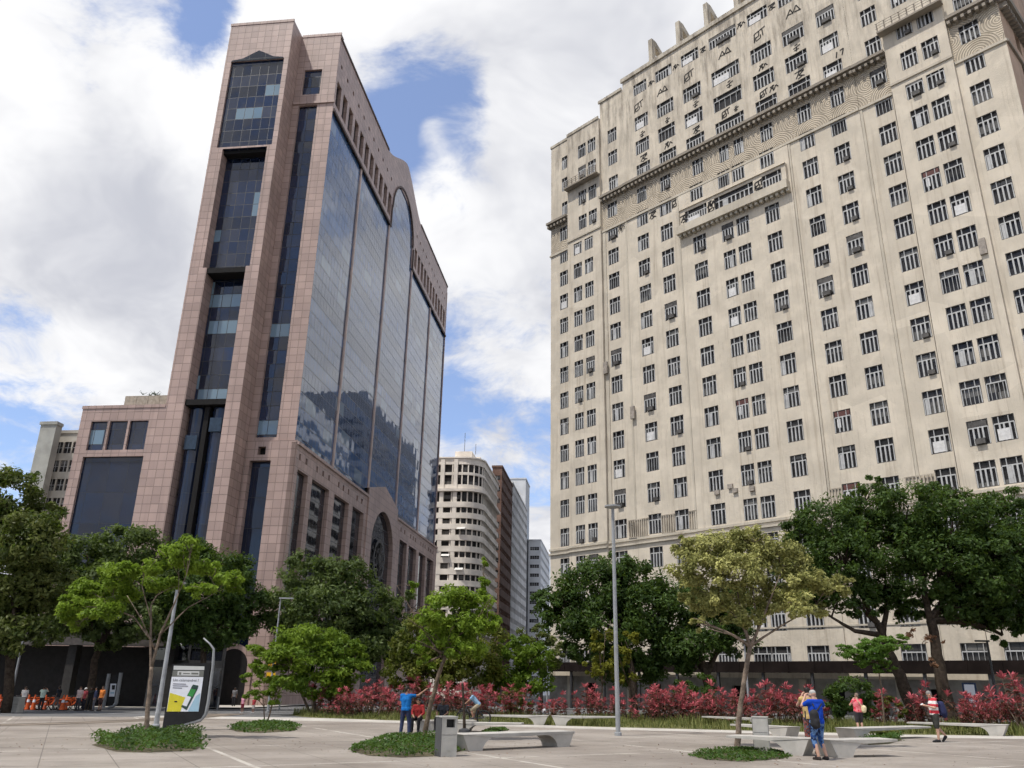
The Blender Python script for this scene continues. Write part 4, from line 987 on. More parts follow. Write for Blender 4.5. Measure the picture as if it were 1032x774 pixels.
tree('young_tree', 'light green young tree with bare lower branches on the left ground cover patch', 'tree', GT(147, 745), 30.7,
     [[(147, 746, 0, .105), (148, 725, 0, .085), (151, 690, 0, .075), (153, 672, 0, .07)], [(152, 678, 0, .055), (152, 640, 0, .045), (152, 610, .2, .03)], [(153, 672, 0, .055), (161, 640, 0, .045), (174, 612, -.2, .035), (180, 598, -.2, .02)],
      [(152, 645, 0, .035), (135, 622, .3, .025), (112, 612, .5, .015)], [(161, 640, 0, .03), (190, 612, .3, .02), (220, 596, .4, .012)], [(152, 625, 0, .025), (143, 590, -.4, .015)], [(156, 655, 0, .028), (143, 625, -.6, .018), (128, 600, -.6, .012)]],
     [(118, 580, 22, 12, 0), (90, 596, 22, 12, .5), (70, 610, 16, 13, 0), (145, 572, 20, 11, -.4), (178, 560, 20, 13, 0), (205, 572, 20, 10, .4), (228, 582, 17, 8, 0), (100, 615, 22, 10, -.5), (72, 628, 12, 8, .3), (192, 548, 12, 9, -.3), (236, 592, 10, 7, .3), (128, 600, 20, 9, .7), (165, 588, 22, 9, .8), (205, 594, 16, 7, -.5)],
     18000, .08, lf_light, m_barklt, twigs=5, fill=.2, sub=.42, flat=.7)
tree('young_tree', 'leaning young tree with bright green foliage beside the grey bin', 'tree', GT(427, 746), 31.6,
     [[(426, 746, 0, .095), (433, 715, 0, .085), (442, 680, 0, .075), (449, 660, 0, .065)], [(449, 660, 0, .05), (456, 630, 0, .035), (470, 600, .2, .02)], [(448, 665, 0, .045), (430, 640, .2, .03), (415, 615, .3, .015), (400, 590, .4, .008)], [(452, 650, 0, .03), (480, 625, -.3, .018), (496, 600, -.3, .008)], [(456, 632, 0, .02), (486, 590, .3, .012), (489, 566, .3, .006)], [(440, 645, 0, .018), (404, 618, 0, .008)]],
     [(455, 604, 24, 11, 0), (482, 608, 18, 12, .3), (436, 620, 20, 12, -.3), (468, 632, 24, 14, 0), (444, 640, 22, 11, .5), (492, 628, 13, 10, 0), (424, 650, 11, 8, 0), (415, 592, 8, 6, 0), (488, 585, 6, 9, .3), (488, 566, 4, 6, .3), (460, 655, 20, 10, -.3), (430, 668, 10, 7, 0), (480, 655, 14, 10, .4)],
     15500, .08, lf_light, m_bark, twigs=5, fill=.2, sub=.42, flat=.7)
tree('bushy_tree', 'fresh green dense bush-like tree left of the cream tower', 'tree', gp(1.0, 63), 63, [[(526, 712, 0, .12), (525, 690, 0, .09)]],
     [(520, 652, 20, 12, 0), (538, 662, 20, 14, 0), (510, 676, 22, 16, 0), (532, 688, 26, 12, 0), (500, 690, 18, 10, 0)], 8500, .15, lf_bright, m_barkdk)
tree('far_tree', 'greyish small tree in the street mouth beneath the white block', 'tree', gp(2.7, 84), 84, [[(546, 700, 0, .15), (545, 660, 0, .1)]],
     [(540, 640, 17, 10, 0), (556, 652, 15, 9, 0), (528, 652, 12, 10, 0), (548, 668, 20, 9, 0), (570, 655, 12, 8, 0)], 3600, .18, lf_mango, m_barkdk)
tree('ficus_tree', 'large dark ficus with a wide crown before the left half of the cream tower', 'tree', gp(14.2, 66), 66,
     [[(717, 708, 0, .42), (712, 680, 0, .36), (704, 660, 0, .28)], [(712, 678, 0, .28), (690, 650, .5, .2), (670, 630, 1, .12)], [(712, 680, 0, .26), (726, 650, 0, .18), (735, 625, 0, .1)], [(640, 706, -1, .3), (636, 670, -1, .25), (625, 640, 0, .15)]],
     [(600, 592, 40, 26, 0), (640, 585, 34, 22, 1), (570, 618, 28, 20, 0), (610, 628, 42, 22, -1), (655, 615, 36, 28, 0), (690, 610, 34, 24, 1), (720, 628, 26, 24, 0), (650, 652, 42, 18, 0), (690, 650, 34, 18, -1), (552, 606, 16, 14, 1), (632, 672, 34, 16, 1), (742, 645, 20, 18, 0), (590, 650, 24, 16, 0), (735, 610, 22, 22, 1), (670, 668, 30, 14, 0), (620, 570, 24, 12, 0)], 60000, .165, lf_dark, m_barkdk)
tree('small_tree', 'small yellow green tree behind the tall lamp post', 'tree', gp(6.6, 57.5), 57.5, [[(606, 716, 0, .06), (607, 690, 0, .05)], [(636, 716, .5, .06), (634, 692, .5, .05)]],
     [(610, 638, 15, 9, 0), (630, 645, 13, 10, 0), (604, 655, 12, 10, 0), (624, 662, 16, 10, 0), (612, 676, 16, 9, 0), (634, 684, 14, 7, 0), (598, 672, 9, 8, 0)], 4200, .12, lf_yell, m_bark, fill=.3)
tree('pale_tree', 'pale yellow variegated tree with a slim bent trunk in the right foreground', 'tree', GT(743, 754), 28.4,
     [[(743, 755, 0, .105), (744, 730, 0, .09), (749, 690, 0, .08), (754, 660, 0, .078), (756, 652, 0, .075)], [(756, 655, 0, .055), (748, 625, 0, .04), (742, 590, .2, .022)], [(756, 653, 0, .06), (766, 630, 0, .045), (778, 600, -.2, .028), (790, 570, -.2, .015)], [(758, 650, 0, .045), (785, 632, .3, .03), (820, 612, .4, .016)], [(748, 628, 0, .03), (720, 600, .3, .02), (700, 575, .3, .01)], [(764, 635, 0, .03), (758, 590, .5, .02), (760, 555, .5, .01)]],
     [(760, 545, 34, 15, 0), (720, 552, 30, 18, .3), (698, 570, 22, 22, 0), (740, 575, 36, 18, -.5), (785, 562, 34, 18, .3), (812, 582, 28, 16, 0), (838, 590, 20, 11, .3), (725, 605, 28, 15, .2), (770, 600, 36, 16, .6), (805, 610, 26, 12, -.4), (700, 605, 16, 12, .5), (852, 588, 10, 9, 0), (750, 622, 24, 10, 0), (690, 550, 12, 12, 0), (830, 614, 14, 8, .2), (705, 628, 10, 8, 0)],
     29000, .074, lf_pale, m_barklt, twigs=5, fill=.25, sub=.38)
tree('ficus_tree', 'huge dark ficus with twin leaning trunks filling the right side', 'tree', gp(23.6, 49), 49,
     [[(957, 716, 0, .46), (950, 690, 0, .36), (943, 650, 0, .30), (938, 625, 0, .27)], [(938, 628, 0, .22), (932, 600, 0, .17), (930, 575, .3, .12)], [(938, 626, 0, .2), (950, 605, .2, .16), (946, 575, 0, .12)],
      [(925, 716, .5, .48), (910, 690, .5, .36), (895, 655, .5, .28), (885, 628, .5, .22)], [(885, 630, .5, .18), (868, 600, .5, .12), (850, 570, 0, .08)], [(888, 640, .5, .17), (862, 636, 0, .12), (838, 622, 0, .07)], [(890, 640, .5, .18), (896, 600, 1, .12)]],
     [(835, 525, 38, 24, 0), (880, 508, 34, 20, .5), (915, 512, 38, 24, -.5), (960, 520, 40, 26, 0), (1000, 535, 36, 28, .5), (850, 560, 40, 26, -.6), (900, 552, 44, 30, .5), (950, 560, 44, 28, -.5), (1000, 575, 40, 26, 0), (880, 590, 36, 16, .5), (930, 592, 32, 12, -.3), (820, 550, 26, 22, 1), (1030, 560, 30, 34, 0), (1034, 600, 26, 22, 0), (985, 603, 34, 14, 0), (806, 540, 20, 16, .5), (880, 490, 16, 10, 0), (982, 598, 20, 20, 1), (1010, 640, 12, 12, .5), (1040, 530, 20, 20, 0), (830, 580, 30, 16, .4), (860, 540, 34, 24, 1), (925, 545, 34, 26, 1.5), (975, 555, 34, 26, 1.2), (900, 603, 30, 12, .8), (955, 606, 26, 10, .4), (1000, 610, 28, 12, .6), (870, 612, 20, 10, -.4), (940, 495, 20, 12, .4), (1022, 622, 24, 16, .4), (985, 622, 26, 10, .6), (815, 598, 28, 13, .5), (800, 572, 20, 16, 1), (962, 612, 36, 13, .3), (1012, 620, 28, 18, .2), (908, 612, 26, 11, .6), (848, 602, 30, 15, .3), (798, 600, 24, 15, .8), (985, 590, 36, 22, -.6), (1000, 555, 34, 24, -.8), (1012, 505, 22, 14, .6), (1035, 580, 20, 30, .2)],
     105000, .128, lf_dark, m_barkdk, twigs=3)
tree('feathery_tree', 'flat topped feathery bright green small tree under the ficus', 'tree', gp(16.9, 43), 43, [[(890, 722, 0, .05), (888, 690, 0, .04), (884, 668, 0, .03)]],
     [(868, 659, 24, 7, 0), (890, 650, 24, 8, 0), (906, 645, 13, 6, 0), (878, 668, 18, 6, 0), (854, 654, 13, 5, 0), (892, 674, 12, 5, 0)], 9500, .075, lf_feath, m_bark, flat=.35, fill=.2)
tree('dry_shoot', 'tuft of dry brown leaves sprouting on the ficus trunk', 'plant', Vector(at(936, 655, 47.6)), 47.6, [], [(930, 640, 16, 7, 0), (944, 645, 9, 6, 0), (940, 665, 7, 10, 0)], 420, .085, lf_dry, m_bark)
SHG = 'rounded dark shrubs in the planting bed'
for (px, py, Y, cl, n, lab) in ((858, 724, 47, [(858, 700, 22, 16, 0), (845, 708, 14, 14, 0), (874, 706, 14, 16, 0), (858, 716, 26, 10, 0)], 4200, 'tall dark green shrub with white flecks behind the woman in red'),
                            (697, 722, 57, [(706, 690, 16, 9, 0), (688, 694, 12, 9, 0), (716, 698, 10, 8, 0)], 2200, 'dark round shrub above the red plants left of the pale tree trunk'),
                            (896, 726, 46, [(893, 712, 10, 10, 0), (905, 716, 9, 8, 0)], 1000, 'small olive shrub beside the tall dark shrub'),
                            (520, 722, 56, [(516, 705, 14, 10, 0), (528, 712, 10, 8, 0)], 1300, 'low green shrub left of the street mouth')):
    tree('shrub', lab, 'shrub', GT(px, py) if False else gp(at(px, 640, Y)[0], Y), Y, [], cl, n, .10, lf_dark if n > 1500 else lf_olive, m_bark)

# ------------------------------------------------------------------ cordylines, grass, ground cover
def cordyline(seed):
    r_ = random.Random(seed); rng = np.random.default_rng(seed)
    root = empty('cordyline', (0, 0, 0)); b = MB(); V, T = [], []
    for k in range(r_.randint(4, 6)):
        h = r_.uniform(.7, 1.65); x, y = r_.uniform(-.5, .5), r_.uniform(-.45, .45)
        tip = Vector((x*1.35, y*1.35, h)); b.tube([(x*.3, y*.3, 0), (x*.8, y*.8, h*.5), tip], [.025, .02, .012], 5)
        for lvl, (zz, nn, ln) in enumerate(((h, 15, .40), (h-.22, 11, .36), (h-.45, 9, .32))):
            for j in range(nn):
                a = r_.uniform(0, 6.283); el = r_.uniform(.15, 1.25) if lvl == 0 else r_.uniform(-.35, .6); L = ln*r_.uniform(.7, 1.15); p = Vector((tip.x, tip.y, zz))
                dv = Vector((math.cos(a)*math.cos(el), math.sin(a)*math.cos(el), math.sin(el))); sv = Vector((-math.sin(a), math.cos(a), 0))*.042
                mid = p+dv*L*.55; end = p+dv*L+Vector((0, 0, -.09*L/.4))
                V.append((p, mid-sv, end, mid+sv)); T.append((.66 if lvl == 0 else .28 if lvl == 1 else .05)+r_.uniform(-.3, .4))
    b.build('stems', m_bark, root)
    me = bpy.data.meshes.new('leaves'); vs = [tuple(q) for f in V for q in f]; me.from_pydata(vs, [], [(4*i, 4*i+1, 4*i+2, 4*i+3) for i in range(len(V))])
    a_ = me.attributes.new('tone', 'FLOAT', 'FACE'); a_.data.foreach_set('value', np.clip(np.array(T), 0, 1).astype(np.float32)); me.update()
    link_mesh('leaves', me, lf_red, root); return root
protos = [cordyline(s) for s in (1, 2, 3, 4, 5)]
spots = []
r5 = random.Random(11)
def row(px0, px1, Y0, Y1, step, py0=700):
    p = px0
    while p < px1:
        s = (p-px0)/(px1-px0); Y = Y0+(Y1-Y0)*s+r5.uniform(-1.2, 1.6); spots.append((at(p, 690, Y)[0], Y, r5.choice((.55, .75, .9, 1.0, 1.15, 1.25))*r5.uniform(.9, 1.1))); p += step*r5.uniform(.75, 1.3)
row(335, 430, 63.5, 61.5, 9); row(330, 500, 60.5, 58, 10); row(440, 545, 58, 57, 9); row(555, 600, 55, 54, 8.5); row(600, 720, 53.5, 50.5, 7.5); row(640, 830, 54.5, 49, 8.5); row(730, 830, 48.5, 46.5, 9); row(320, 420, 57.5, 56, 10); row(460, 560, 55.5, 54.5, 11); row(880, 945, 45.5, 44, 8); row(962, 1075, 43.5, 41.5, 8.5); row(975, 1080, 45.5, 43.5, 10); row(655, 700, 51, 50, 8)
GC = 'red leaved cordylines planted along the bed'
for i, (x, y, sc) in enumerate(spots):
    o = protos[i] if i < 5 else copy_tree(protos[i % 5])
    o.location = gp(x, y); o.rotation_euler = (0, 0, r5.uniform(0, 6.28)); o.scale = (sc, sc, sc*r5.uniform(.92, 1.12))
    tag(o, 'red and maroon leaved cordyline in the long planting bed', 'plant', GC)
def in_poly(x, y, P_):
    c = False; j = len(P_)-1
    for i in range(len(P_)):
        xi, yi = P_[i]; xj, yj = P_[j]
        if (yi > y) != (yj > y) and x < (xj-xi)*(y-yi)/(yj-yi)+xi: c = not c
        j = i
    return c
def blades(name, pts, hmin, hmax, wd, mat, label, cat):
    V, T = [], []; r_ = random.Random(5)
    for x, y, k in pts:
        a = r_.uniform(0, 6.283); h = r_.uniform(hmin, hmax)*k; ln = r_.uniform(0, .55)*h; z = gz(x, y)
        sx, sy = math.cos(a)*wd, math.sin(a)*wd; bx, by = -math.sin(a)*ln, math.cos(a)*ln
        V += [(x-sx, y-sy, z), (x+sx, y+sy, z), (x+bx+sx*.2, y+by+sy*.2, z+h), (x+bx-sx*.2, y+by-sy*.2, z+h)]; T.append(r_.random())
    me = bpy.data.meshes.new(name); me.from_pydata(V, [], [(4*i, 4*i+1, 4*i+2, 4*i+3) for i in range(len(T))])
    a_ = me.attributes.new('tone', 'FLOAT', 'FACE'); a_.data.foreach_set('value', np.array(T, dtype=np.float32)); me.update()
    return tag(link_mesh(name, me, mat), label, cat, None, 'stuff')
bed = [(31, 36.7), (36, 36.4), (36, 46), (26, 50), (12, 56), (0, 62), (-10, 66), (-15.2, 66), (-14.5, 60), (-11.8, 55.2), (-6.0, 51.4), (4.6, 44.8), (17.5, 39.2)]
pts = []; r6 = random.Random(21)
while len(pts) < 30000:
    x, y = r6.uniform(-15.5, 36), r6.uniform(36, 66)
    if in_poly(x, y, bed):
        patch = .55+.45*math.sin(x*.9+2*math.sin(y*.5))*math.sin(y*.7+1.3*math.sin(x*.4))
        tall = .5+1.5*max(0, patch-.35)
        if r6.random() < .35+.65*patch: pts.append((x, y, tall))
blades('grass', pts, .14, .42, .022, lf_grass, 'long dry yellow green grass growing among the red plants', 'grass')
def ground_cover(label, poly_px, n, h, seed, leaf=.05):
    P3 = [GT(*p) for p in poly_px]; cx = sum(p[0] for p in P3)/len(P3); cy = sum(p[1] for p in P3)/len(P3)
    P2 = [(p[0], p[1]) for p in P3]; rng = np.random.default_rng(seed); r_ = random.Random(seed); c = []; t_ = []
    xs = [p[0] for p in P2]; ys = [p[1] for p in P2]
    while len(c) < n:
        x, y = r_.uniform(min(xs)-.1, max(xs)+.1), r_.uniform(min(ys)-.3, max(ys)+.3)
        jx, jy = x+r_.gauss(0, .06), y+r_.gauss(0, .12)
        if not in_poly(jx, jy, P2): continue
        e = 1-max(abs(x-cx)/(max(xs)-min(xs))*2, abs(y-cy)/(max(ys)-min(ys))*2)
        top = h*min(1, .35+2*max(0, e))*(.75+.35*math.sin(x*3+seed)*math.sin(y*1.7))
        c.append((x, y, gz(x, y)+top*r_.random()**.5)); t_.append(r_.random()*.5+.5*(.5+.5*math.sin(x*5+y*2.3)))
    c = np.array(c); nr = rng.normal(size=c.shape)*.6+np.array([0, 0, 1.]); nr /= np.linalg.norm(nr, axis=1, keepdims=True)
    me = leaf_mesh('ground_cover', c, leaf*rng.uniform(.7, 1.3, len(c)), nr, np.array(t_), .55, rng)
    o = link_mesh('ground_cover', me, lf_gc); tag(o, label, 'ground cover', None, 'stuff')
    s = MB(); q = [(cx+(p[0]-cx)*.97, cy+(p[1]-cy)*.97) for p in P2]; s.quad(*[(x, y, gz(x, y)+.006) for x, y in q]); tag(s.build('tree_pit', m_soil), kind='structure')
ground_cover('dense leafy ground cover around the light green young tree', [(90, 751), (112, 744), (140, 739), (172, 737), (198, 742), (208, 752), (195, 757), (150, 759), (115, 758)], 5200, .42, 1, .055)
ground_cover('ground cover patch under the small shrub-like tree', [(229, 735), (245, 730), (268, 728), (290, 729), (303, 733), (295, 737), (262, 739), (240, 738)], 2600, .26, 2, .06)
ground_cover('ground cover patch beside the grey bin and the leaning tree', [(351, 757), (375, 748), (405, 743), (440, 743), (464, 749), (470, 756), (450, 762), (405, 764), (370, 762)], 4800, .34, 3, .05)
ground_cover('thin ground cover around the pale tree trunk', [(691, 761), (715, 756), (748, 753), (780, 756), (802, 761), (790, 765), (750, 768), (712, 766)], 2400, .12, 4, .045)
ground_cover('small creeping patch behind the twin benches', [(486, 738), (494, 735), (508, 734), (512, 736), (500, 739), (492, 740)], 700, .12, 5, .055)
ground_cover('leafy weeds beside the right bench tip', [(868, 748), (885, 743), (905, 742), (910, 746), (895, 750), (876, 751)], 1100, .3, 6, .06)

# ================================================================== benches, bins, lamps, kiosks
def bench(label, p_foot, p_tip, L=None, dep=.62, hgt=.45, feet=1, thick=.07, group='pale concrete benches with sloping feet'):
    """cantilevered concrete slab; the foot end sits at p_foot and the slab runs toward p_tip"""
    a = Vector((p_foot[0], p_foot[1], 0)); c = Vector((p_tip[0], p_tip[1], 0)); d_ = c-a; L = L or d_.length; rz = math.atan2(d_.y, d_.x)
    z0 = gz(a.x, a.y); tilt = gz(a.x+math.cos(rz)*L, a.y+math.sin(rz)*L)-z0
    o_ = empty('bench', (a.x, a.y, z0), rz, label, 'bench', group)
    f = lambda u, v, w_: (u, w_, v+tilt*u/L*(1 if v < .05 else 1))
    def foot(sgn, off):
        prof = [(.0, hgt-.001), (.22, 0), (.72, 0)]
        for k in range(1, 7):
            s = k/6; prof.append((.72+.62*s**1.5, (hgt-thick)*(1-(1-s)**2.2)))
        prof.append((1.34, hgt-.001)); return [((off+u*sgn), v) for u, v in prof]
    MB().prism(foot(1, 0), -dep/2, dep/2, f).build('foot', m_conc, o_)
    if feet == 2: MB().prism(foot(-1, L), -dep/2, dep/2, f).build('foot', m_conc, o_)
    s = MB(); s.prism([(-.02, hgt-.002), (1.2, hgt-thick-.03), (L, hgt-thick*(.75 if feet == 1 else 1)), (L, hgt+.012), (-.04, hgt+.012)], -dep/2-.015, dep/2+.015, f)
    ob = s.build('seat', m_conc, o_)
    bv = ob.modifiers.new('bevel', 'BEVEL'); bv.width = .012; bv.segments = 2; bv.limit_method = 'ANGLE'
    return o_
bench('long concrete bench on two feet beside the tall grey bin', (-1.45, 26.1), (2.0, 28.9), dep=.75, feet=2)
bench('low concrete bench in the middle distance behind the grey bin', (-2.25, 38.4), (.75, 37.9), dep=.8, hgt=.36)
bench('concrete bench at the grass edge whose foot is next to the street mouth', (2.25, 46.3), (-1.2, 46.6))
bench('concrete bench at the grass edge running toward the tall lamp post', (2.45, 45.9), (5.9, 45.4))
bench('concrete bench on whose left part the man in blue leans', (8.80, 25.3), (7.1, 26.7), L=2.5, dep=.7)
bench('concrete bench pointing right with a thin tip beside the man in blue', (8.86, 24.8), (11.0, 25.5), L=2.3, dep=.7)
bench('long low concrete bench behind the man in blue running right', (12.9, 33.6), (17.2, 36.4), dep=.8, hgt=.42)
bench('concrete bench behind the pale tree bin running left', (11.0, 33.6), (9.6, 36.0), L=3.0, dep=.7)
bench('concrete bench at the grass edge behind the pale tree trunk', (13.2, 44.0), (10.8, 47.4))
bench('concrete bench by the red plants right of the man in stripes', (21.7, 38.0), (18.6, 40.4), L=4.0, dep=.7)
bench('concrete bench cut by the right edge of the photo', (24.0, 37.3), (28, 37.0), dep=.7)
def bin_(label, px, py, rz, W_=.62, D_=.42, H_=1.0, hole=True, zs=0):
    p = GT(px, py); o_ = empty('litter_bin', (p[0], p[1], p[2]), rz, label, 'bin')
    b = MB(); hs = [(W_*.32, W_*.86, H_*.72, H_*.93)] if hole else []
    b.wall(lambda a, dd, z: (a, dd, z), .012, W_, 0, H_-.03, hs, .12); b.quad((W_, 0, 0), (W_, D_, 0), (W_, D_, H_-.03), (W_, 0, H_-.03)); b.quad((.012, D_, 0), (W_, D_, 0), (W_, D_, H_-.03), (.012, D_, H_-.03))
    b.build('body', m_concbin, o_)
    b = MB(); b.box(0, -.004, 0, .012, D_+.004, H_-.03); b.build('shaded_face', m_bindk, o_)  # thin dark skin paints in the shade on the left face
    b = MB(); b.box(-.012, -.015, H_-.03, W_+.012, D_+.015, H_); b.build('lid', m_concbin, o_)
    b = MB(); b.box(W_*.25, .125, H_*.6, W_*.93, .14, H_*.95); b.build('liner', m_black, o_)
    b = MB(); b.box(.03, -.003, H_*.535, W_-.02, -.001, H_*.545); b.build('seam', m_bindk, o_); return o_
bin_('tall concrete litter bin with a dark opening beside the left bench', 443.5, 763, R_(24), .46, .46, 1.0)
bin_('tall plain concrete litter bin right of the pale tree trunk', 760, 757, R_(-20), .46, .40, .98, hole=False)
bin_('grey litter bin under the short lamp post at the far left', 6, 718, R_(-6), .75, .7, 1.0, hole=False)
bin_('small white litter bin by the cordylines beyond the man in stripes', 905, 727, R_(0), .55, .5, .85)
def lamp(label, base, H_, r0, r1, head='disc', arm=0.0, group='grey street lamp posts', mat=m_metal):
    o_ = empty('street_lamp', base, 0, label, 'street lamp', group)
    b = MB(); b.tube([(0, 0, 0), (0, 0, H_)], [r0, r1], 10); b.build('pole', mat, o_)
    b = MB(); b.tube([(0, 0, 0), (0, 0, .12), (0, 0, .14)], [r0*1.5, r0*1.5, r0], 10); b.build('base_collar', mat, o_)
    h = MB()
    if head == 'disc': h.tube([(arm, 0, H_-.04), (arm, 0, H_+.02), (arm, 0, H_+.08), (arm, 0, H_+.11)], [.12, .36, .36, .1], 18)
    elif head == 'box': h.box(-.2, -.14, H_-.1, .12, .14, H_+.45)
    else: h.box(min(0, arm)-.1, -.12, H_-.03, max(0, arm)+.1, .12, H_+.07)
    h.build('lamp_head', mat, o_); return o_
lamp('tall grey lamp post with a flat round head in front of the cream tower', GT(623, 741.5), 9.25, .10, .07)
lamp('grey lamp post rising into the light green young tree', GT(157, 733), 6.3, .12, .07, mat=M('pole_pale', (.33, .345, .36), .5))
lamp('short lamp post with a white camera box at the far left', gp(-40.6, 72), 6.0, .11, .08, 'box')
lamp('thin lamp post with a side arm between the dark street trees', gp(at(272, 700, 66)[0], 66), 8.3, .09, .05, 'arm', .9)
lamp('far lamp post before the left end of the black canopy', gp(at(551.5, 700, 68)[0], 68), 4.6, .08, .06)
lamp('dark lamp post before the hoarding at the right', gp(at(1004, 700, 52)[0], 52), 4.7, .08, .06, 'arm', -.6, mat=m_dmetal)
lamp('slim lamp post behind the pale tree trunk', gp(at(754, 700, 52)[0], 52), 4.6, .07, .05)
# leaning slim post with a round foot next to the benches
p = GT(468, 738); o_ = empty('slim_post', p, 0, 'slim dark leaning post with a round foot behind the long bench', 'post')
b = MB(); b.tube([(0, 0, .1), (-.06, 0, 1.0), (-.16, 0, 1.95)], [.07, .055, .045], 8); b.build('shaft', m_barkdk, o_)
b = MB(); b.tube([(0, 0, 0), (0, 0, .1), (0, 0, .16)], [.26, .24, .1], 12); b.build('foot', m_dmetal, o_)
# digital advertising panel
Yk = 37.4
def kp(px, py, dy=0): return Vector(at(px, py, Yk+dy))
K0 = Vector(gp(-14.45, Yk)); KO = empty('advertising_panel', K0, 0, 'black digital advertising panel with a bright phone advert in a curved tube frame', 'billboard')
def kq(name, pts, off, mat, parent=KO, thick=0):
    b = MB(); q = [kp(*p)-K0+Vector((0, -off, 0)) for p in pts]
    if thick:
        n = len(q); b.add(q+[v+Vector((0, thick, 0)) for v in q], [tuple(range(n)), tuple(range(n, 2*n))[::-1]]+[(i, n+i, n+(i+1) % n, (i+1) % n) for i in range(n)])
    else: b.add(q, [tuple(range(len(q)))])
    return b.build(name, mat, parent)
kq('casing', [(163, 736), (203, 724), (206, 718), (212.3, 668), (174, 669)], 0, m_black, thick=.16)
m_scr = M('screen_white', (.72, .74, .80), .3, .02); m_scr2 = M('screen_grey', (.16, .165, .15), .3, .05); m_yel = M('screen_yellow', (.62, .55, .04), .3, .05); m_grn = M('screen_green', (.05, .28, .07), .3, .1); m_blu = M('screen_blue', (.33, .50, .62), .3, .05); m_pale = M('screen_pale', (.55, .56, .55), .3, .03)
Z2 = lambda px, py: (160+px/13.34, 664+py/13.34)
scr = kq('screen', [Z2(175, 240), Z2(600, 245), Z2(535, 708), Z2(105, 708)], .004, m_scr)
kq('top_bar', [Z2(203, 92), Z2(615, 102), Z2(612, 150), Z2(198, 146)], .004, m_pale)
kq('header', [Z2(190, 155), Z2(608, 158), Z2(600, 240), Z2(178, 236)], .004, m_scr2)
kq('logo_plate', [Z2(255, 165), Z2(547, 168), Z2(543, 226), Z2(250, 222)], .008, m_pale); kq('logo', [Z2(275, 180), Z2(305, 181), Z2(303, 214), Z2(272, 213)], .012, m_scr2); kq('logo_word', [Z2(440, 185), Z2(535, 187), Z2(533, 210), Z2(438, 208)], .012, m_scr2); kq('logo_line', [Z2(330, 190), Z2(420, 191), Z2(419, 204), Z2(329, 203)], .012, m_scr2)
kq('yellow_field', [Z2(150, 455), Z2(365, 520), Z2(290, 708), Z2(108, 707)], .008, m_yel, scr)
kq('blue_field', [Z2(560, 460), Z2(535, 706), Z2(390, 706), Z2(500, 500)], .008, m_blu, scr)
kq('phone_back', [Z2(460, 345), Z2(535, 360), Z2(525, 400), Z2(375, 690), Z2(300, 640), Z2(320, 610)], .012, M('phone_dark', (.03, .06, .05), .3), scr)
kq('phone_screen', [Z2(435, 400), Z2(505, 415), Z2(455, 510), Z2(385, 490)], .016, m_grn, scr); kq('phone_card', [Z2(370, 495), Z2(438, 512), Z2(375, 640), Z2(318, 620)], .016, m_scr, scr)
kq('mark', [Z2(212, 565), Z2(250, 567), Z2(249, 585), Z2(211, 583)], .012, m_black, scr)
def text(body, px0, py0, size, mat, parent, off):
    cu = bpy.data.curves.new('advert_text', 'FONT'); cu.body = body; cu.size = size
    o = bpy.data.objects.new('advert_text', cu); COL.objects.link(o); bpy.context.view_layer.update()
    me = bpy.data.meshes.new_from_object(o.evaluated_get(bpy.context.evaluated_depsgraph_get())); bpy.data.objects.remove(o)
    me.materials.clear(); ob = link_mesh('advert_text', me, mat, parent)
    ob.location = kp(px0, py0)-K0+Vector((0, -off, 0)); ob.rotation_euler = (math.pi/2, 0, 0); return ob
text('Um calamandrei ?', *Z2(190, 300), .155, M('ink', (.08, .08, .10)), scr, .012)
for k, (a, b_) in enumerate(((195, 370), (190, 395), (190, 315))): kq('small_print', [Z2(a, 328+k*27), Z2(b_, 334+k*27), Z2(b_-1, 346+k*27), Z2(a-1, 340+k*27)], .012, M('ink2', (.25, .25, .3)), scr)
fr_ = MB(); fr_.tube([kp(163, 736)-K0+Vector((0, .08, .02)), kp(190, 729.5)-K0+Vector((0, .08, .02)), kp(201, 726)-K0+Vector((0, .08, 0)), kp(206, 720)-K0+Vector((.02, .08, 0)), kp(208.5, 708)-K0+Vector((0.03, .08, 0)), kp(213.5, 668)-K0+Vector((0.03, .08, 0)), kp(214.8, 654)-K0+Vector((0, .08, 0)), kp(211, 649)-K0+Vector((0, .08, 0)), kp(204.5, 643)-K0+Vector((0, .08, 0))], [.03, .07, .08, .085, .08, .065, .05, .04, .03], 8)
fr_.build('tube_frame', m_metal, KO, True)
# second, smaller panel by the crowd
Yk = 72.0; K0 = Vector(gp(-34.2, 72)); KO2 = empty('information_panel', K0, 0, 'small information panel with a white notice between two grey posts beside the crowd', 'sign')
for a, b_, nm in (((104, 713), (110, 679), 'post'), ((117, 709), (122, 678), 'post')):
    b = MB(); b.tube([kp(*a)-K0, kp(*b_)-K0], .15, 8); b.build(nm, m_metal, KO2)
b = MB(); b.tube([kp(117, 709)-K0, kp(114, 712)-K0, kp(109, 713)-K0], [.15, .12, .08], 8); b.build('foot', m_metal, KO2)
kq('casing', [(108, 711), (115.5, 709), (120, 680), (112, 680)], -.05, m_black, KO2); nt = kq('notice', [(111.5, 689), (117.5, 689), (115.5, 702), (110, 702)], .02, m_scr, KO2); kq('notice_figure', [(113.2, 690.5), (116.5, 690.5), (115.8, 695), (112.8, 695)], .05, m_black, nt); kq('notice_lines', [(111.6, 697.5), (115.6, 697.5), (115.4, 699), (111.4, 699)], .05, m_blu, nt)
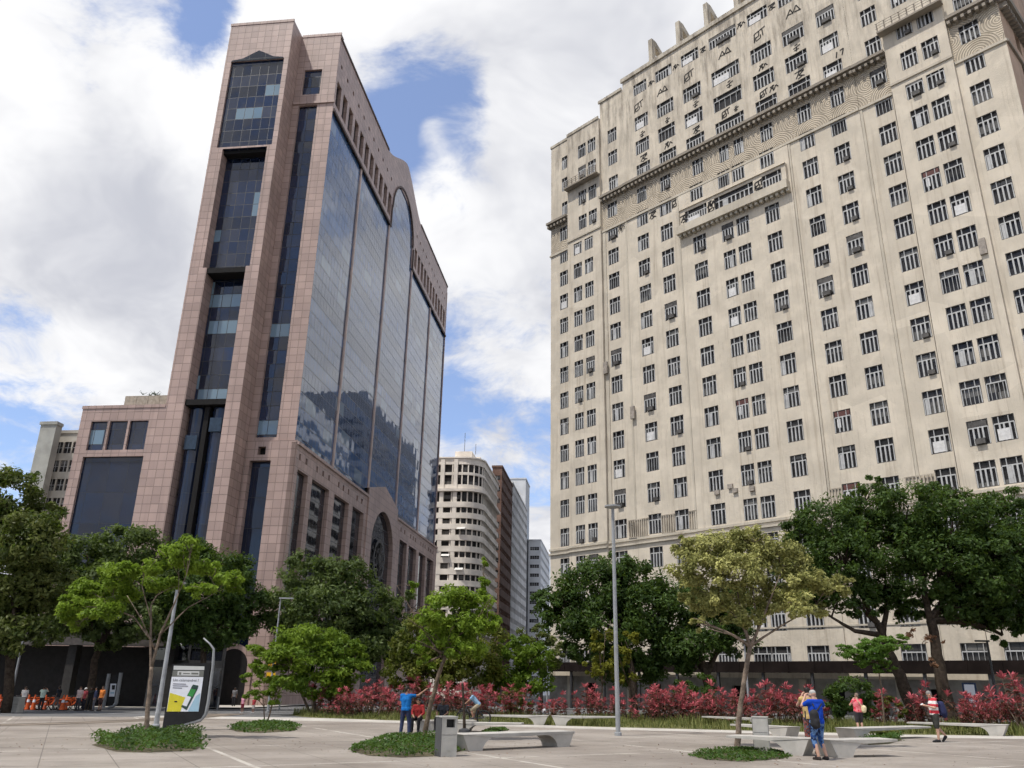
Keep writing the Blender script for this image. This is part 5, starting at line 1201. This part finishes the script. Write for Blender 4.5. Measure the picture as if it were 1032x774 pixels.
# glazed kiosk framing behind the panel
KS = empty('glass_kiosk', gp(-31.5, 76.5), B_RZ, 'dark glazed entrance kiosk with a grey frame behind the young tree', 'kiosk')
b = MB()
for x in (0, 3.4, 6.6): b.box(x, 0, 0, x+.22, .22, 6.2)
b.box(0, 0, 6.0, 6.8, .2, 6.2); b.box(0, 0, 3.4, 6.8, .2, 4.0); b.box(.22, .02, 5.0, 6.6, .12, 5.06); b.build('frame', m_dmetal, KS)
b = MB(); b.quad((.2, .1, 0), (6.6, .1, 0), (6.6, .1, 6), (.2, .1, 6)); b.build('glazing', m_dglass, KS)
b = MB(); b.tube([(1.6, -.4, 6.7), (3.6, -1.2, 4.9)], .09, 6); b.build('brace', m_metal, KS)
# yellow road signs
p = gp(at(271, 700, 70)[0], 70); SGN = empty('road_sign', p, 0, 'pair of blank yellow road signs on a thin post behind the sapling', 'sign')
b = MB(); b.tube([(0, 0, 0), (0, 0, 4.0)], .05, 6); b.build('post', m_metal, SGN)
for z, w_ in ((2.35, .36), (3.25, .34)):
    b = MB(); b.box(-w_, -.08, z, w_, -.06, z+.55); b.build('sign_plate', M('sign_yellow', (.75, .42, .015), .5, .05), SGN)
# notice by the hoarding at the right
NB = empty('notice_board', gp(at(978, 700, 50)[0], 50), R_(-30), 'blue and white notice board against the hoarding at the right', 'sign')
b = MB(); b.box(-.36, 0, .9, .36, .08, 2.3); b.build('board', M('board_navy', (.03, .05, .10)), NB)
b = MB(); b.box(-.26, -.02, 1.55, .26, -.004, 2.2); b.build('notice', m_scr, NB); b = MB(); b.box(-.12, -.02, 1.0, .22, -.004, 1.45); b.build('notice', m_scr, NB)
# steel bollards by the far pavement
for px in (221, 245, 283):
    x = at(px, 700, 73)[0]; o = MB().tube([(0, 0, 0), (0, 0, 1.0)], .06, 8).build('bollard', m_metal); o.location = gp(x, 73); tag(o, 'thin grey bollard at the kerb before the archway', 'bollard', 'bollards along the far kerb')
# white seating balls / ground lights at the grass edge
for px, py, s in ((549, 719.5, .22), (742, 733, .16)):
    p = GT(px, py); o = MB().ball((0, 0, s*.8), s, 14, 9).build('ground_light', m_scr, None, True); o.location = p; tag(o, 'white ball light between the two grass edge benches' if px < 600 else 'white ball light at the path edge left of the pale tree trunk', 'light')

# ================================================================== bicycles
def bike(label, loc, rz, frame_mat, group=None, fat=False, lean=0):
    o_ = empty('bicycle', loc, rz, label, 'bicycle', group); o_.rotation_euler = (0, lean, rz) if False else (lean, 0, rz)
    for x in (-.53, .53):
        w_ = MB(); n = 20; pts = [(x+.34*math.cos(2*math.pi*k/n), 0, .35+.34*math.sin(2*math.pi*k/n)) for k in range(n+1)]
        w_.tube(pts, .036 if not fat else .035, 6, False); wh = w_.build('wheel', m_black, o_)
        s = MB()
        for k in range(7): a = math.pi*k/7; s.tube([(x-.32*math.cos(a), 0, .35-.32*math.sin(a)), (x+.32*math.cos(a), 0, .35+.32*math.sin(a))], .005, 3)
        s.build('spokes', m_metal, wh)
        if fat:
            f_ = MB(); a0 = 0; pts = [(x+.40*math.cos(a), 0, .35+.40*math.sin(a)) for a in np.linspace(.1, 3.0, 8)]; f_.tube(pts, .05, 5); f_.build('mudguard', frame_mat, o_)
    b = MB(); bb = (-.08, 0, .33); st = (-.2, 0, .86); hd_ = (.36, 0, .88); r = .034 if not fat else .04
    for p, q in ((bb, st), (bb, (.38, 0, .72)), (st, hd_), ((-.53, 0, .35), bb), ((-.53, 0, .35), st), ((.53, 0, .35), hd_)): b.tube([p, q], r, 6)
    b.build('frame', frame_mat, o_)
    b = MB(); b.tube([hd_, (.36, 0, 1.0)], .016, 6); b.tube([(.42, -.28, 1.02), (.36, -.1, 1.0), (.36, .1, 1.0), (.42, .28, 1.02)], .016, 6); b.build('handlebar', m_dmetal, o_)
    b = MB(); b.ball((-.22, 0, .93), (.14, .07, .035)); b.tube([st, (-.22, 0, .93)], .015, 5); b.build('saddle', m_black, o_)
    b = MB(); b.tube([(bb[0], -.08, bb[2]-.16), (bb[0], -.08, bb[2]), (bb[0], .08, bb[2]), (bb[0], .08, bb[2]+.16)], .012, 5); b.build('crank', m_dmetal, o_)
    return o_

# ================================================================== people
PEND = []; CUT = {}
def blob_mesh(name, segs, voxel, mat, parent, smooth=3):
    """one continuous skin: tapered limb volumes fused by a voxel remesh"""
    b = MB()
    for s in segs:
        if len(s) == 2: b.ball(s[0], s[1], 14, 9)
        else:
            p0, r0, p1, r1 = s; b.tube([p0, p1], [r0, r1], 12); b.ball(p0, r0, 12, 8); b.ball(p1, r1, 12, 8)
    me = b.mesh(name); o = bpy.data.objects.new(name, me); COL.objects.link(o); o.parent = parent
    m = o.modifiers.new('fuse', 'REMESH'); m.mode = 'VOXEL'; m.voxel_size = voxel; m.use_smooth_shade = True
    s = o.modifiers.new('soft', 'SMOOTH'); s.iterations = smooth; s.factor = .5
    me.materials.append(mat); PEND.append((o, mat)); return o
SK = {'l': M('skin_light', (.50, .30, .22), .55, .08, 6), 'm': M('skin_mid', (.32, .175, .115), .55, .08, 6), 'd': M('skin_dark', (.11, .06, .04), .55, .08, 6)}
def V3(*a): return Vector(a)
def pose(**kw):
    J = dict(pelvis=(0, 0, .95), chest=(0, 0, 1.27), neck=(0, -.01, 1.45), head=(0, .02, 1.595), ls=(-.185, 0, 1.40), rs=(.185, 0, 1.40), le=(-.235, -.03, 1.12), re=(.235, -.03, 1.12), lw=(-.235, .06, .88), rw=(.235, .06, .88),
             lh=(-.095, 0, .90), rh=(.095, 0, .90), lk=(-.10, .03, .49), rk=(.10, .03, .49), la=(-.10, -.02, .085), ra=(.10, -.02, .085), lt=(-.12, .15, .03), rt=(.12, .15, .03), look=(0, 1, 0))
    J.update(kw); return {k: Vector(v) for k, v in J.items()}
def person(label, loc, rz, J, H=1.72, skin='m', top=None, top_sleeve=.55, legs=None, leg_len=1.0, shoes=m_black, hair=None, cap=None, stout=1.0, voxel=.014, fingers=True, group=None, extra=None, skirt=False):
    k = H/1.70; root = empty('person', loc, rz, label, 'person', group); root.scale = (k, k, k)
    g = J; w_ = stout
    fwd = g['look'].normalized(); up = (g['head']-g['neck']).normalized(); side = fwd.cross(up).normalized(); fwd = up.cross(side).normalized()
    hc = g['head']
    S = [(g['neck'], .052, hc, .06), (hc+up*.035-fwd*.012, (.078, .088, .095)), (hc-up*.035+fwd*.022, .060, hc-up*.06+fwd*.035, .045),
         (hc+fwd*.082-up*.008, .011, hc+fwd*.095-up*.026, .013), (hc+side*.082-up*.005, (.014, .025, .033)), (hc-side*.082-up*.005, (.014, .025, .033))]
    lr = (g['rs']-g['ls']).normalized(); hr = (g['rh']-g['lh']).normalized()
    torso = [(g['chest']+lr*.075, .108*w_, g['pelvis']+hr*.05, .10*w_), (g['chest']-lr*.075, .108*w_, g['pelvis']-hr*.05, .10*w_), (g['pelvis']+hr*.065, .112*w_, g['pelvis']-hr*.065, .112*w_), (g['neck'], .055, g['chest'], .12*w_), (g['ls'], .062, g['rs'], .062), (g['ls'], .06, g['chest'], .11*w_), (g['rs'], .06, g['chest'], .11*w_)]
    S += torso
    arms = {}
    for s in 'lr':
        sh, el, wr = g[s+'s'], g[s+'e'], g[s+'w']; arms[s] = (sh, el, wr)
        S += [(sh, .053*w_**.5, el, .041), (el, .042, wr, .028)]
        d_ = (wr-el).normalized(); pn = d_.cross(Vector((0, 0, 1))) if abs(d_.z) < .9 else d_.cross(Vector((0, 1, 0))); pn.normalize(); q = d_.cross(pn).normalized()
        palm = wr+d_*.075; S.append((wr+d_*.01, .027, palm, .032))
        if fingers:
            for i, (of, ln) in enumerate(((-.027, .062), (-.009, .074), (.009, .07), (.027, .055))):
                b0 = palm+pn*of+d_*.01; b1 = b0+d_*ln*.55+q*.012; b2 = b1+d_*ln*.4+q*.03; S += [(b0, .0105, b1, .0095), (b1, .0095, b2, .008)]
            t0 = wr+d_*.03+pn*-.022; t1 = t0+d_*.035-pn*.03+q*.012; S += [(t0, .0125, t1, .0105), (t1, .0105, t1+d_*.028+q*.012, .009)]
    for s in 'lr':
        h, kn, an, to = g[s+'h'], g[s+'k'], g[s+'a'], g[s+'t']
        mid = kn.lerp(an, .32)-Vector((0, .012, 0)); S += [(h, .088*w_, kn, .056), (kn, .056, mid, .056), (mid, .056, an, .037), (an, .038, an.lerp(to, .3)-Vector((0, 0, .02)), .036), (an-Vector((0, 0, .04)), .035, to, .028)]
    blob_mesh('body', S, voxel, SK[skin], root)
    pad = .016
    if top:
        T = [tuple([a[0], a[1]+pad, a[2], a[3]+pad]) for a in torso]; T[3] = (g['chest'].lerp(g['neck'], .72), .075, g['chest'], .12*w_+pad)
        low = g['pelvis']-Vector((0, 0, .14)); T += [(g['pelvis']+hr*.06, .108*w_+pad, low+hr*.06, .108*w_+pad), (g['pelvis']-hr*.06, .108*w_+pad, low-hr*.06, .108*w_+pad)]
        for s in 'lr':
            sh, el, wr = arms[s]; f_ = min(1, top_sleeve); T.append((sh, .066*w_**.5, sh.lerp(el, f_), .060))
            if top_sleeve > 1: T.append((el, .058, el.lerp(wr, min(.95, top_sleeve-1)), .042))
        so_ = blob_mesh('shirt', T, max(voxel, .015), top, root); ax_ = Vector((0, 0, 1)) if g['pelvis'].z > .8 and abs(g['chest'].y-g['pelvis'].y) < .15 else (g['chest']-g['pelvis']).normalized(); CUT[so_.name] = (g['pelvis']-ax_*.055, ax_)
    if legs:
        L = [(g['pelvis']+hr*.065, .122*w_, g['pelvis']-hr*.065, .122*w_)]
        for s in 'lr':
            h, kn, an = g[s+'h'], g[s+'k'], g[s+'a']; L.append((g['pelvis'].lerp(h, .5), .118*w_, h, .106*w_)); f_ = min(1, leg_len*2); L.append((h, .106*w_, h.lerp(kn, f_), .106*w_+(.076-.106*w_)*f_))
            if leg_len > .5: L.append((kn, .076, kn.lerp(an, (leg_len-.5)*2), .060))
        blob_mesh('skirt' if skirt else ('trousers' if leg_len > .8 else 'shorts'), L, max(voxel, .015), legs, root)
    if shoes:
        for s in 'lr':
            an, to = g[s+'a'], g[s+'t']; hl = an-(to-an).normalized()*.03; b = [(Vector((hl.x, hl.y, max(to.z, an.z-.045))), .046, to+(to-an).normalized()*.02, .040), (an-Vector((0, 0, .025)), .046, to.lerp(an, .4), .042)]
            blob_mesh('shoe', b, .014, shoes, root, 2)
    if hair:
        c = hc+up*.045-fwd*.022; b = [(c, (.086, .094, .092)), (hc-fwd*.05-up*.02, .055, c-fwd*.01, .08)]
        if hair[1] == 'long': b += [(hc-fwd*.06, .06, hc-fwd*.075-up*.16, .05)]
        blob_mesh('hair', b, .014, hair[0], root, 2)
    if cap:
        c = hc+up*.055-fwd*.008; blob_mesh('cap', [(c, (.088, .096, .082)), (c+fwd*.07-up*.01, .03, c+fwd*.14-up*.02, .022), (c+fwd*.06+side*.03-up*.01, .025, c+fwd*.13+side*.03-up*.022, .02), (c+fwd*.06-side*.03-up*.01, .025, c+fwd*.13-side*.03-up*.022, .02)], .014, cap, root, 2)
    e = MB()
    for s in (-1, 1): e.ball(hc+fwd*.079+side*.032*s+up*.008, .0125, 8, 6)
    e.build('eyes', m_black, root)
    return root
def cloth(name, c, **kw): return M('cloth_'+name, c, .9, kw.get('var', .15), 5, .1, 0, .01, 30)
hair_d = M('hair_dark', (.018, .013, .011), .6); hair_g = M('hair_grey', (.26, .245, .23), .7); hair_b = M('hair_brown', (.06, .035, .02), .6)
def bag(label, root_loc, rz, body, straps, mat, H=1.0):
    o_ = empty('backpack', root_loc, rz, label, 'bag')
    blob_mesh('bag_body', body, .02, mat, o_); b = MB()
    for s in straps: b.tube(s, .018, 6)
    b.build('strap', mat, o_); return o_
def stripes_mat(name, c1, c2, per):
    m, t = newmat(name); x, y, z = t.xyz(t.coord()); f = t.math('LESS_THAN', t.math('FRACT', t.math('MULTIPLY', z, 1/per)), .5)
    t.surf(t.mix(f, tuple(c1)+(1,), tuple(c2)+(1,)), .9, None, .1); return m
def camo_mat(name, cs, scale=9):
    m, t = newmat(name); v = t.coord(); f = t.noise(v, scale, 3, .6)
    col = t.mix(t.ramp(f, .46, .5), tuple(cs[0])+(1,), tuple(cs[1])+(1,)); col = t.mix(t.ramp(t.noise(v, scale*1.4, 2, .5), .55, .58), col, tuple(cs[2])+(1,)); t.surf(col, .9, None, .1); return m
# man in blue, photographing, seen from behind; he perches on the bench edge
loc = GT(827, 766); RZ = R_(16)
J = pose(pelvis=(0, -.02, .93), chest=(.01, .02, 1.25), neck=(.0, .03, 1.43), head=(.01, .07, 1.575), le=(-.27, .20, 1.30), lw=(-.08, .30, 1.53), re=(.34, .10, 1.28), rw=(.14, .27, 1.54), lk=(-.10, .06, .48), rk=(.13, .10, .48), ra=(.17, -.04, .09), rt=(.20, .14, .03), la=(-.07, -.04, .085), lt=(-.08, .14, .03))
person('man in a royal blue shirt and blue patterned shorts taking a photo with raised arms', loc, RZ, J, 1.74, 'l', cloth('royal', (.012, .055, .38)), .6, camo_mat('cloth_bluecamo', [(.03, .08, .25), (.12, .22, .42), (.02, .03, .08)]), .72, M('sandal', (.03, .022, .02)), cap=cloth('greycap', (.36, .35, .33)), stout=1.08, voxel=.011)
b = MB(); b.box(-.08, -.006, -.045, .08, .006, .045); o = b.build('phone', m_black); o.location = loc+np.array([.08, .37, 1.60]); o.rotation_euler = (0, 0, RZ); tag(o, 'black phone held up by the man in royal blue', 'phone')
bag('black backpack slung over the left side of the man in blue', loc, RZ, [((-.20, -.20, 1.14), .12, (-.19, -.20, .90), .13), ((-.20, -.28, .96), .08, (-.19, -.28, .86), .08)], [[(-.14, -.14, 1.32), (-.12, -.02, 1.46), (-.13, .1, 1.36)], [(-.22, -.1, .85), (-.33, .02, .98), (-.26, .1, 1.2)], [(.12, -.12, 1.40), (0, -.17, 1.30), (-.14, -.2, 1.2)]], M('bag_black', (.02, .02, .022), .8))
# woman just beyond him
loc2 = GT(824, 760.5); J = pose(le=(-.27, .16, 1.24), lw=(-.11, .24, 1.50), re=(.26, .18, 1.25), rw=(.11, .26, 1.50), look=(.2, 1, .1))
person('woman with dark hair and a yellow top raising her arms beside the man in blue', loc2+np.array([-.02, .3, 0]), R_(-8), J, 1.80, 'l', cloth('yellow', (.45, .32, .14)), .25, camo_mat('cloth_floral', [(.05, .035, .04), (.25, .08, .06), (.10, .11, .14)], 14), .95, M('sandal', (.03, .022, .02)), (hair_d, 'short'), stout=.92)
# woman in red
p = gp(at(863, 700, 39.6)[0], 39.6); J = pose(le=(-.30, .14, 1.20), lw=(-.09, .20, 1.44), re=(.30, .12, 1.20), rw=(.10, .20, 1.44), look=(-.15, 1, 0))
person('stout woman in a red and pink top with dark shorts facing the bushes', p, R_(8), J, 1.66, 'l', camo_mat('cloth_redpink', [(.62, .05, .09), (.66, .20, .22), (.60, .03, .06)], 5), .45, cloth('darkshort', (.05, .045, .05)), .5, M('sandal', (.03, .022, .02)), (M('hair_auburn', (.20, .14, .11), .7), 'short'), stout=1.25)
b_ = bag('cream handbag on the back of the woman in red', p, R_(8), [((.16, -.22, 1.06), .12, (.15, -.22, .96), .11)], [[(.1, -.2, 1.1), (-.08, -.17, 1.38)]], cloth('cream', (.62, .53, .33)))
# man in stripes reading a phone while walking, profile to the left
p = GT(946, 748); RZ = R_(84)
J = pose(neck=(0, .03, 1.44), head=(0, .10, 1.565), chest=(0, .01, 1.26), le=(-.24, .04, 1.13), lw=(-.12, .29, 1.20), re=(.24, .04, 1.13), rw=(.10, .30, 1.20), lk=(-.10, .02, .48), la=(-.10, .02, .09), lt=(-.11, .19, .03), rk=(.10, -.03, .50), ra=(.10, -.30, .22), rt=(.11, -.21, .06), look=(0, 1, -.55))
person('man in a red and white striped shirt looking down at a phone while walking', p, RZ, J, 1.78, 'l', stripes_mat('cloth_stripes', (.60, .05, .07), (.74, .70, .68), .21), .7, cloth('charcoal', (.055, .055, .05)), .48, M('trainer_dark', (.02, .02, .022)), (hair_g, 'short'), stout=1.15)
o = MB().box(-.04, -.075, -.006, .04, .075, .006).build('phone', M('phone_white', (.7, .7, .7))); o.location = p+np.array([-.42, .02, 1.30]); o.rotation_euler = (0, R_(-35), 0); tag(o, 'white phone in the hands of the man in stripes', 'phone')
bag('navy backpack on the back of the man in stripes', p, RZ, [((0, -.27, 1.30), .13, (0, -.31, 1.02), .15), ((0, -.36, 1.02), .1, (0, -.36, .92), .09)], [[(-.13, -.18, 1.36), (-.14, 0, 1.47), (-.15, .12, 1.34), (-.16, .0, 1.08), (-.12, -.2, .95)], [(.13, -.18, 1.36), (.14, 0, 1.47), (.15, .12, 1.34), (.16, .0, 1.08), (.12, -.2, .95)]], cloth('navy', (.03, .035, .085)))
# man in bright blue shirt standing, arm raised
p = GT(407.5, 742.5); J = pose(re=(.42, .10, 1.42), rw=(.62, .22, 1.60), le=(-.22, .02, 1.12), lw=(-.14, .18, .98), lk=(-.13, .02, .49), la=(-.15, -.02, .085), lt=(-.15, .14, .03), rk=(.14, .04, .49), ra=(.17, .0, .085), rt=(.22, .15, .03), look=(.8, 1, 0))
person('man in a bright blue t-shirt and jeans raising one arm toward the benches', p, R_(-14), J, 1.76, 'm', cloth('azure', (.015, .14, .42)), .55, cloth('jeans', (.035, .045, .095)), 1.0, M('shoe_white', (.6, .6, .6)), (hair_d, 'short'), voxel=.012)
# seated pair on the far bench
def sit(**kw):
    d0 = dict(pelvis=(0, -.06, .53), chest=(0, -.03, .85), neck=(0, .0, 1.03), head=(0, .04, 1.17), ls=(-.185, 0, .98), rs=(.185, 0, .98), le=(-.25, .08, .72), re=(.25, .08, .72), lw=(-.14, .28, .62), rw=(.14, .28, .62), lh=(-.10, -.02, .52), rh=(.10, -.02, .52), lk=(-.14, .40, .50), rk=(.14, .40, .50), la=(-.13, .42, .09), ra=(.13, .42, .09), lt=(-.15, .58, .03), rt=(.15, .58, .03))
    d0.update(kw); return pose(**d0)
SB = bench('low concrete bench under the two seated people', (-3.85, 37.9), (-1.6, 38.5), dep=.7, hgt=.44, L=2.6)
for (px, Y, rz, lab, kw) in ((421.5, 37.6, R_(172), 'seated man in a dark red shirt and black trousers on the far bench', dict(skin='m', top=cloth('maroon', (.26, .03, .03)), top_sleeve=1.6, legs=cloth('black', (.015, .015, .017)), leg_len=1.0, hair=(hair_d, 'short'))),
                             (446.5, 38.0, R_(160), 'seated person with dark curly hair in a black shirt half hidden behind the bin', dict(skin='d', top=cloth('black2', (.02, .022, .028)), top_sleeve=.6, legs=cloth('black', (.015, .015, .017)), leg_len=1.0, hair=(hair_d, 'short')))):
    x = at(px, 720, Y)[0]; person(lab, gp(x, Y), rz, sit(), 1.74, **kw)
# cyclist riding to the left
p = gp(at(477.5, 715, 45.4)[0], 45.4)
bike('dark bicycle ridden past the bench by the man in pale blue', p, R_(180), m_dmetal)
J = pose(pelvis=(0, -.24, .98), chest=(0, .02, 1.24), neck=(0, .12, 1.40), head=(0, .19, 1.53), ls=(-.18, .08, 1.35), rs=(.18, .08, 1.35), le=(-.25, .26, 1.16), re=(.25, .26, 1.16), lw=(-.26, .40, 1.04), rw=(.26, .40, 1.04), lh=(-.09, -.22, .95), rh=(.09, -.22, .95), lk=(-.11, .12, .72), rk=(.11, .02, .56), la=(-.11, .02, .36), ra=(.11, -.12, .20), lt=(-.12, .17, .30), rt=(.12, .04, .13))
person('cyclist in a pale blue t-shirt and beige shorts riding to the left', p, R_(90), J, 1.72, 'm', cloth('paleblue', (.20, .33, .46)), .55, cloth('khaki', (.36, .30, .21)), .5, m_dmetal, (M('hair_shaved', (.16, .10, .07)), 'short'))
# crowd by the orange bicycles
CG = 'people gathered by the orange bicycles'
for i, (px, lab, rz, H_, sk, top, sl, lg, ll, hr_, cp2, kw) in enumerate((
    (25, 'person in a white top holding an orange bag by the orange bicycles', 20, 1.66, 'l', (.62, .58, .56), .5, (.40, .06, .03), .45, hair_b, None, dict(le=(-.25, .1, 1.1), lw=(0, .2, 1.1))),
    (43.5, 'person in a pale green top raising both arms to take a photo', 5, 1.70, 'm', (.42, .52, .46), .6, (.03, .03, .035), 1.0, hair_d, None, dict(le=(-.32, .1, 1.32), lw=(-.12, .22, 1.52), re=(.32, .1, 1.32), rw=(.12, .22, 1.52))),
    (59, 'walking man in a dark shirt and grey trousers near the bicycles', 80, 1.74, 'd', (.03, .035, .045), .6, (.16, .14, .13), .95, hair_d, None, dict(lk=(-.1, .14, .5), la=(-.1, .2, .1), lt=(-.1, .36, .05), ra=(.1, -.24, .12), rt=(.1, -.1, .04))),
    (80.5, 'person in a pinkish white top at the left of the crowd', 170, 1.70, 'l', (.55, .42, .40), .6, (.05, .05, .06), 1.0, hair_b, None, {}),
    (86, 'person with a white cap in the crowd', 150, 1.62, 'm', (.30, .06, .07), .6, (.03, .03, .04), 1.0, None, (.72, .72, .70), {}),
    (91.5, 'person in black in the middle of the crowd', 200, 1.68, 'd', (.02, .02, .02), .6, (.03, .03, .03), 1.0, hair_d, None, {}),
    (96.5, 'person in a dark blue top and grey trousers in the crowd', 120, 1.66, 'm', (.04, .05, .10), 1.5, (.12, .12, .14), 1.0, hair_d, None, {}),
    (103, 'person in an orange shirt and dark shorts at the right of the crowd', 160, 1.72, 'm', (.62, .20, .05), .6, (.05, .03, .03), .5, hair_b, None, {}))):
    Y = 66.5+(i % 3)*.5; x = at(px, 700, Y)[0]
    person(lab, gp(x, Y), R_(rz), pose(**kw), H_, sk, cloth('crowd%d' % i, top), sl, cloth('crowdleg%d' % i, lg), ll, M('sandal', (.03, .022, .02)), (hr_, 'short') if hr_ else None, cloth('cap%d' % i, cp2) if cp2 else None, voxel=.022, fingers=False, group=CG)
for px, H_, top, lg, lab in ((246, 1.18, (.62, .28, .36), (.20, .03, .05), 'small child in a pink top and dark red shorts by the sapling'), (257, 1.05, (.36, .05, .06), (.5, .45, .42), 'small child in a red top half hidden by the sapling')):
    Y = 64.0 if px < 250 else 63.5; x = at(px, 700, Y)[0]; person(lab, gp(x, Y), R_(160), pose(), H_, 'm', cloth('kid%d' % px, top), .5, cloth('kidleg%d' % px, lg), .45, M('shoe_white', (.6, .6, .6)), (hair_d, 'short'), voxel=.022, fingers=False)
Y = 83.0; x = at(236.5, 700, Y)[0]
person('man in a grey shirt standing before the dark archway', gp(x, Y), R_(170), pose(), 1.75, 'd', cloth('arch', (.16, .16, .17)), .6, cloth('archleg', (.03, .03, .035)), 1.0, m_black, (hair_d, 'short'), voxel=.022, fingers=False)
# fallen leaves on the paving round the tree pits
pts_ = []; r9 = random.Random(9)
for (px, py, sx, sy, n) in ((150, 748, 2.6, 3.5, 150), (412, 752, 2.2, 3.2, 150), (748, 758, 2.2, 3.0, 170), (266, 734, 2.2, 3.5, 60), (560, 760, 5, 4, 60), (930, 755, 4, 4, 60)):
    c = GT(px, py)
    for k in range(n):
        x, y = c[0]+r9.gauss(0, sx), c[1]+r9.gauss(0, sy)
        if 12 < y < 34: pts_.append((x, y, gz(x, y)+.012))
c_ = np.array(pts_); rg = np.random.default_rng(3); nr = rg.normal(size=c_.shape)*.2+np.array([0, 0, 1.]); nr /= np.linalg.norm(nr, axis=1, keepdims=True)
tag(link_mesh('fallen_leaves', leaf_mesh('fallen_leaves', c_, .035*rg.uniform(.6, 1.4, len(c_)), nr, rg.uniform(0, 1, len(c_)), .5, rg), lf_dry), 'scattered dry leaves fallen on the plaza paving', 'leaves', None, 'stuff')
# docked orange share bicycles
m_or = M('bike_orange', (.62, .11, .025), .5, .1)
r8 = random.Random(4)
proto = None
for i, px in enumerate((-6, 4, 13, 20, 33, 38, 49, 53, 66, 70, 75)):
    Y = 68.4+r8.uniform(-.3, .5); x = at(px, 700, Y)[0]; lc = gp(x, Y); rz = R_(r8.uniform(45, 75))
    if proto is None: proto = bike('orange share bicycle in the docking row behind the crowd', lc, rz, m_or, 'orange share bicycles in the docking row', True); o = proto
    else: o = copy_tree(proto); o.location = lc; o.rotation_euler = (0, 0, rz)
# orange traffic cones
cone = None
for i, px in enumerate((1, 30, 36, 47, 65, 68)):
    Y = 67.6+(i % 2)*.4; x = at(px, 700, Y)[0]
    if cone is None:
        cone = empty('traffic_cone', (0, 0, 0), 0, 'orange traffic cone beside the bicycles', 'cone', 'orange cones by the bicycles'); MB().tube([(0, 0, .03), (0, 0, 1.1)], [.2, .04], 12).build('cone_body', m_or, cone); MB().box(-.26, -.26, 0, .26, .26, .03).build('cone_base', m_black, cone); MB().tube([(0, 0, .55), (0, 0, .75)], [.130, .098], 12).build('band', m_scr, cone); o = cone
    else: o = copy_tree(cone)
    o.location = gp(x, Y)
# bake the fused figures to plain meshes
dg = bpy.context.evaluated_depsgraph_get()
done = []
for o, mat in PEND:
    me = bpy.data.meshes.new_from_object(o.evaluated_get(dg)); done.append((o, me, mat))
for o, me, mat in done:
    if o.name in CUT:                          # straight hem
        bm = bmesh.new(); bm.from_mesh(me); bmesh.ops.bisect_plane(bm, geom=bm.verts[:]+bm.edges[:]+bm.faces[:], plane_co=CUT[o.name][0], plane_no=CUT[o.name][1], clear_inner=True); bm.to_mesh(me); bm.free()
    o.modifiers.clear(); o.data = me; me.materials.clear(); me.materials.append(mat)
    me.polygons.foreach_set('material_index', [0]*len(me.polygons)); me.polygons.foreach_set('use_smooth', [True]*len(me.polygons)); me.update()
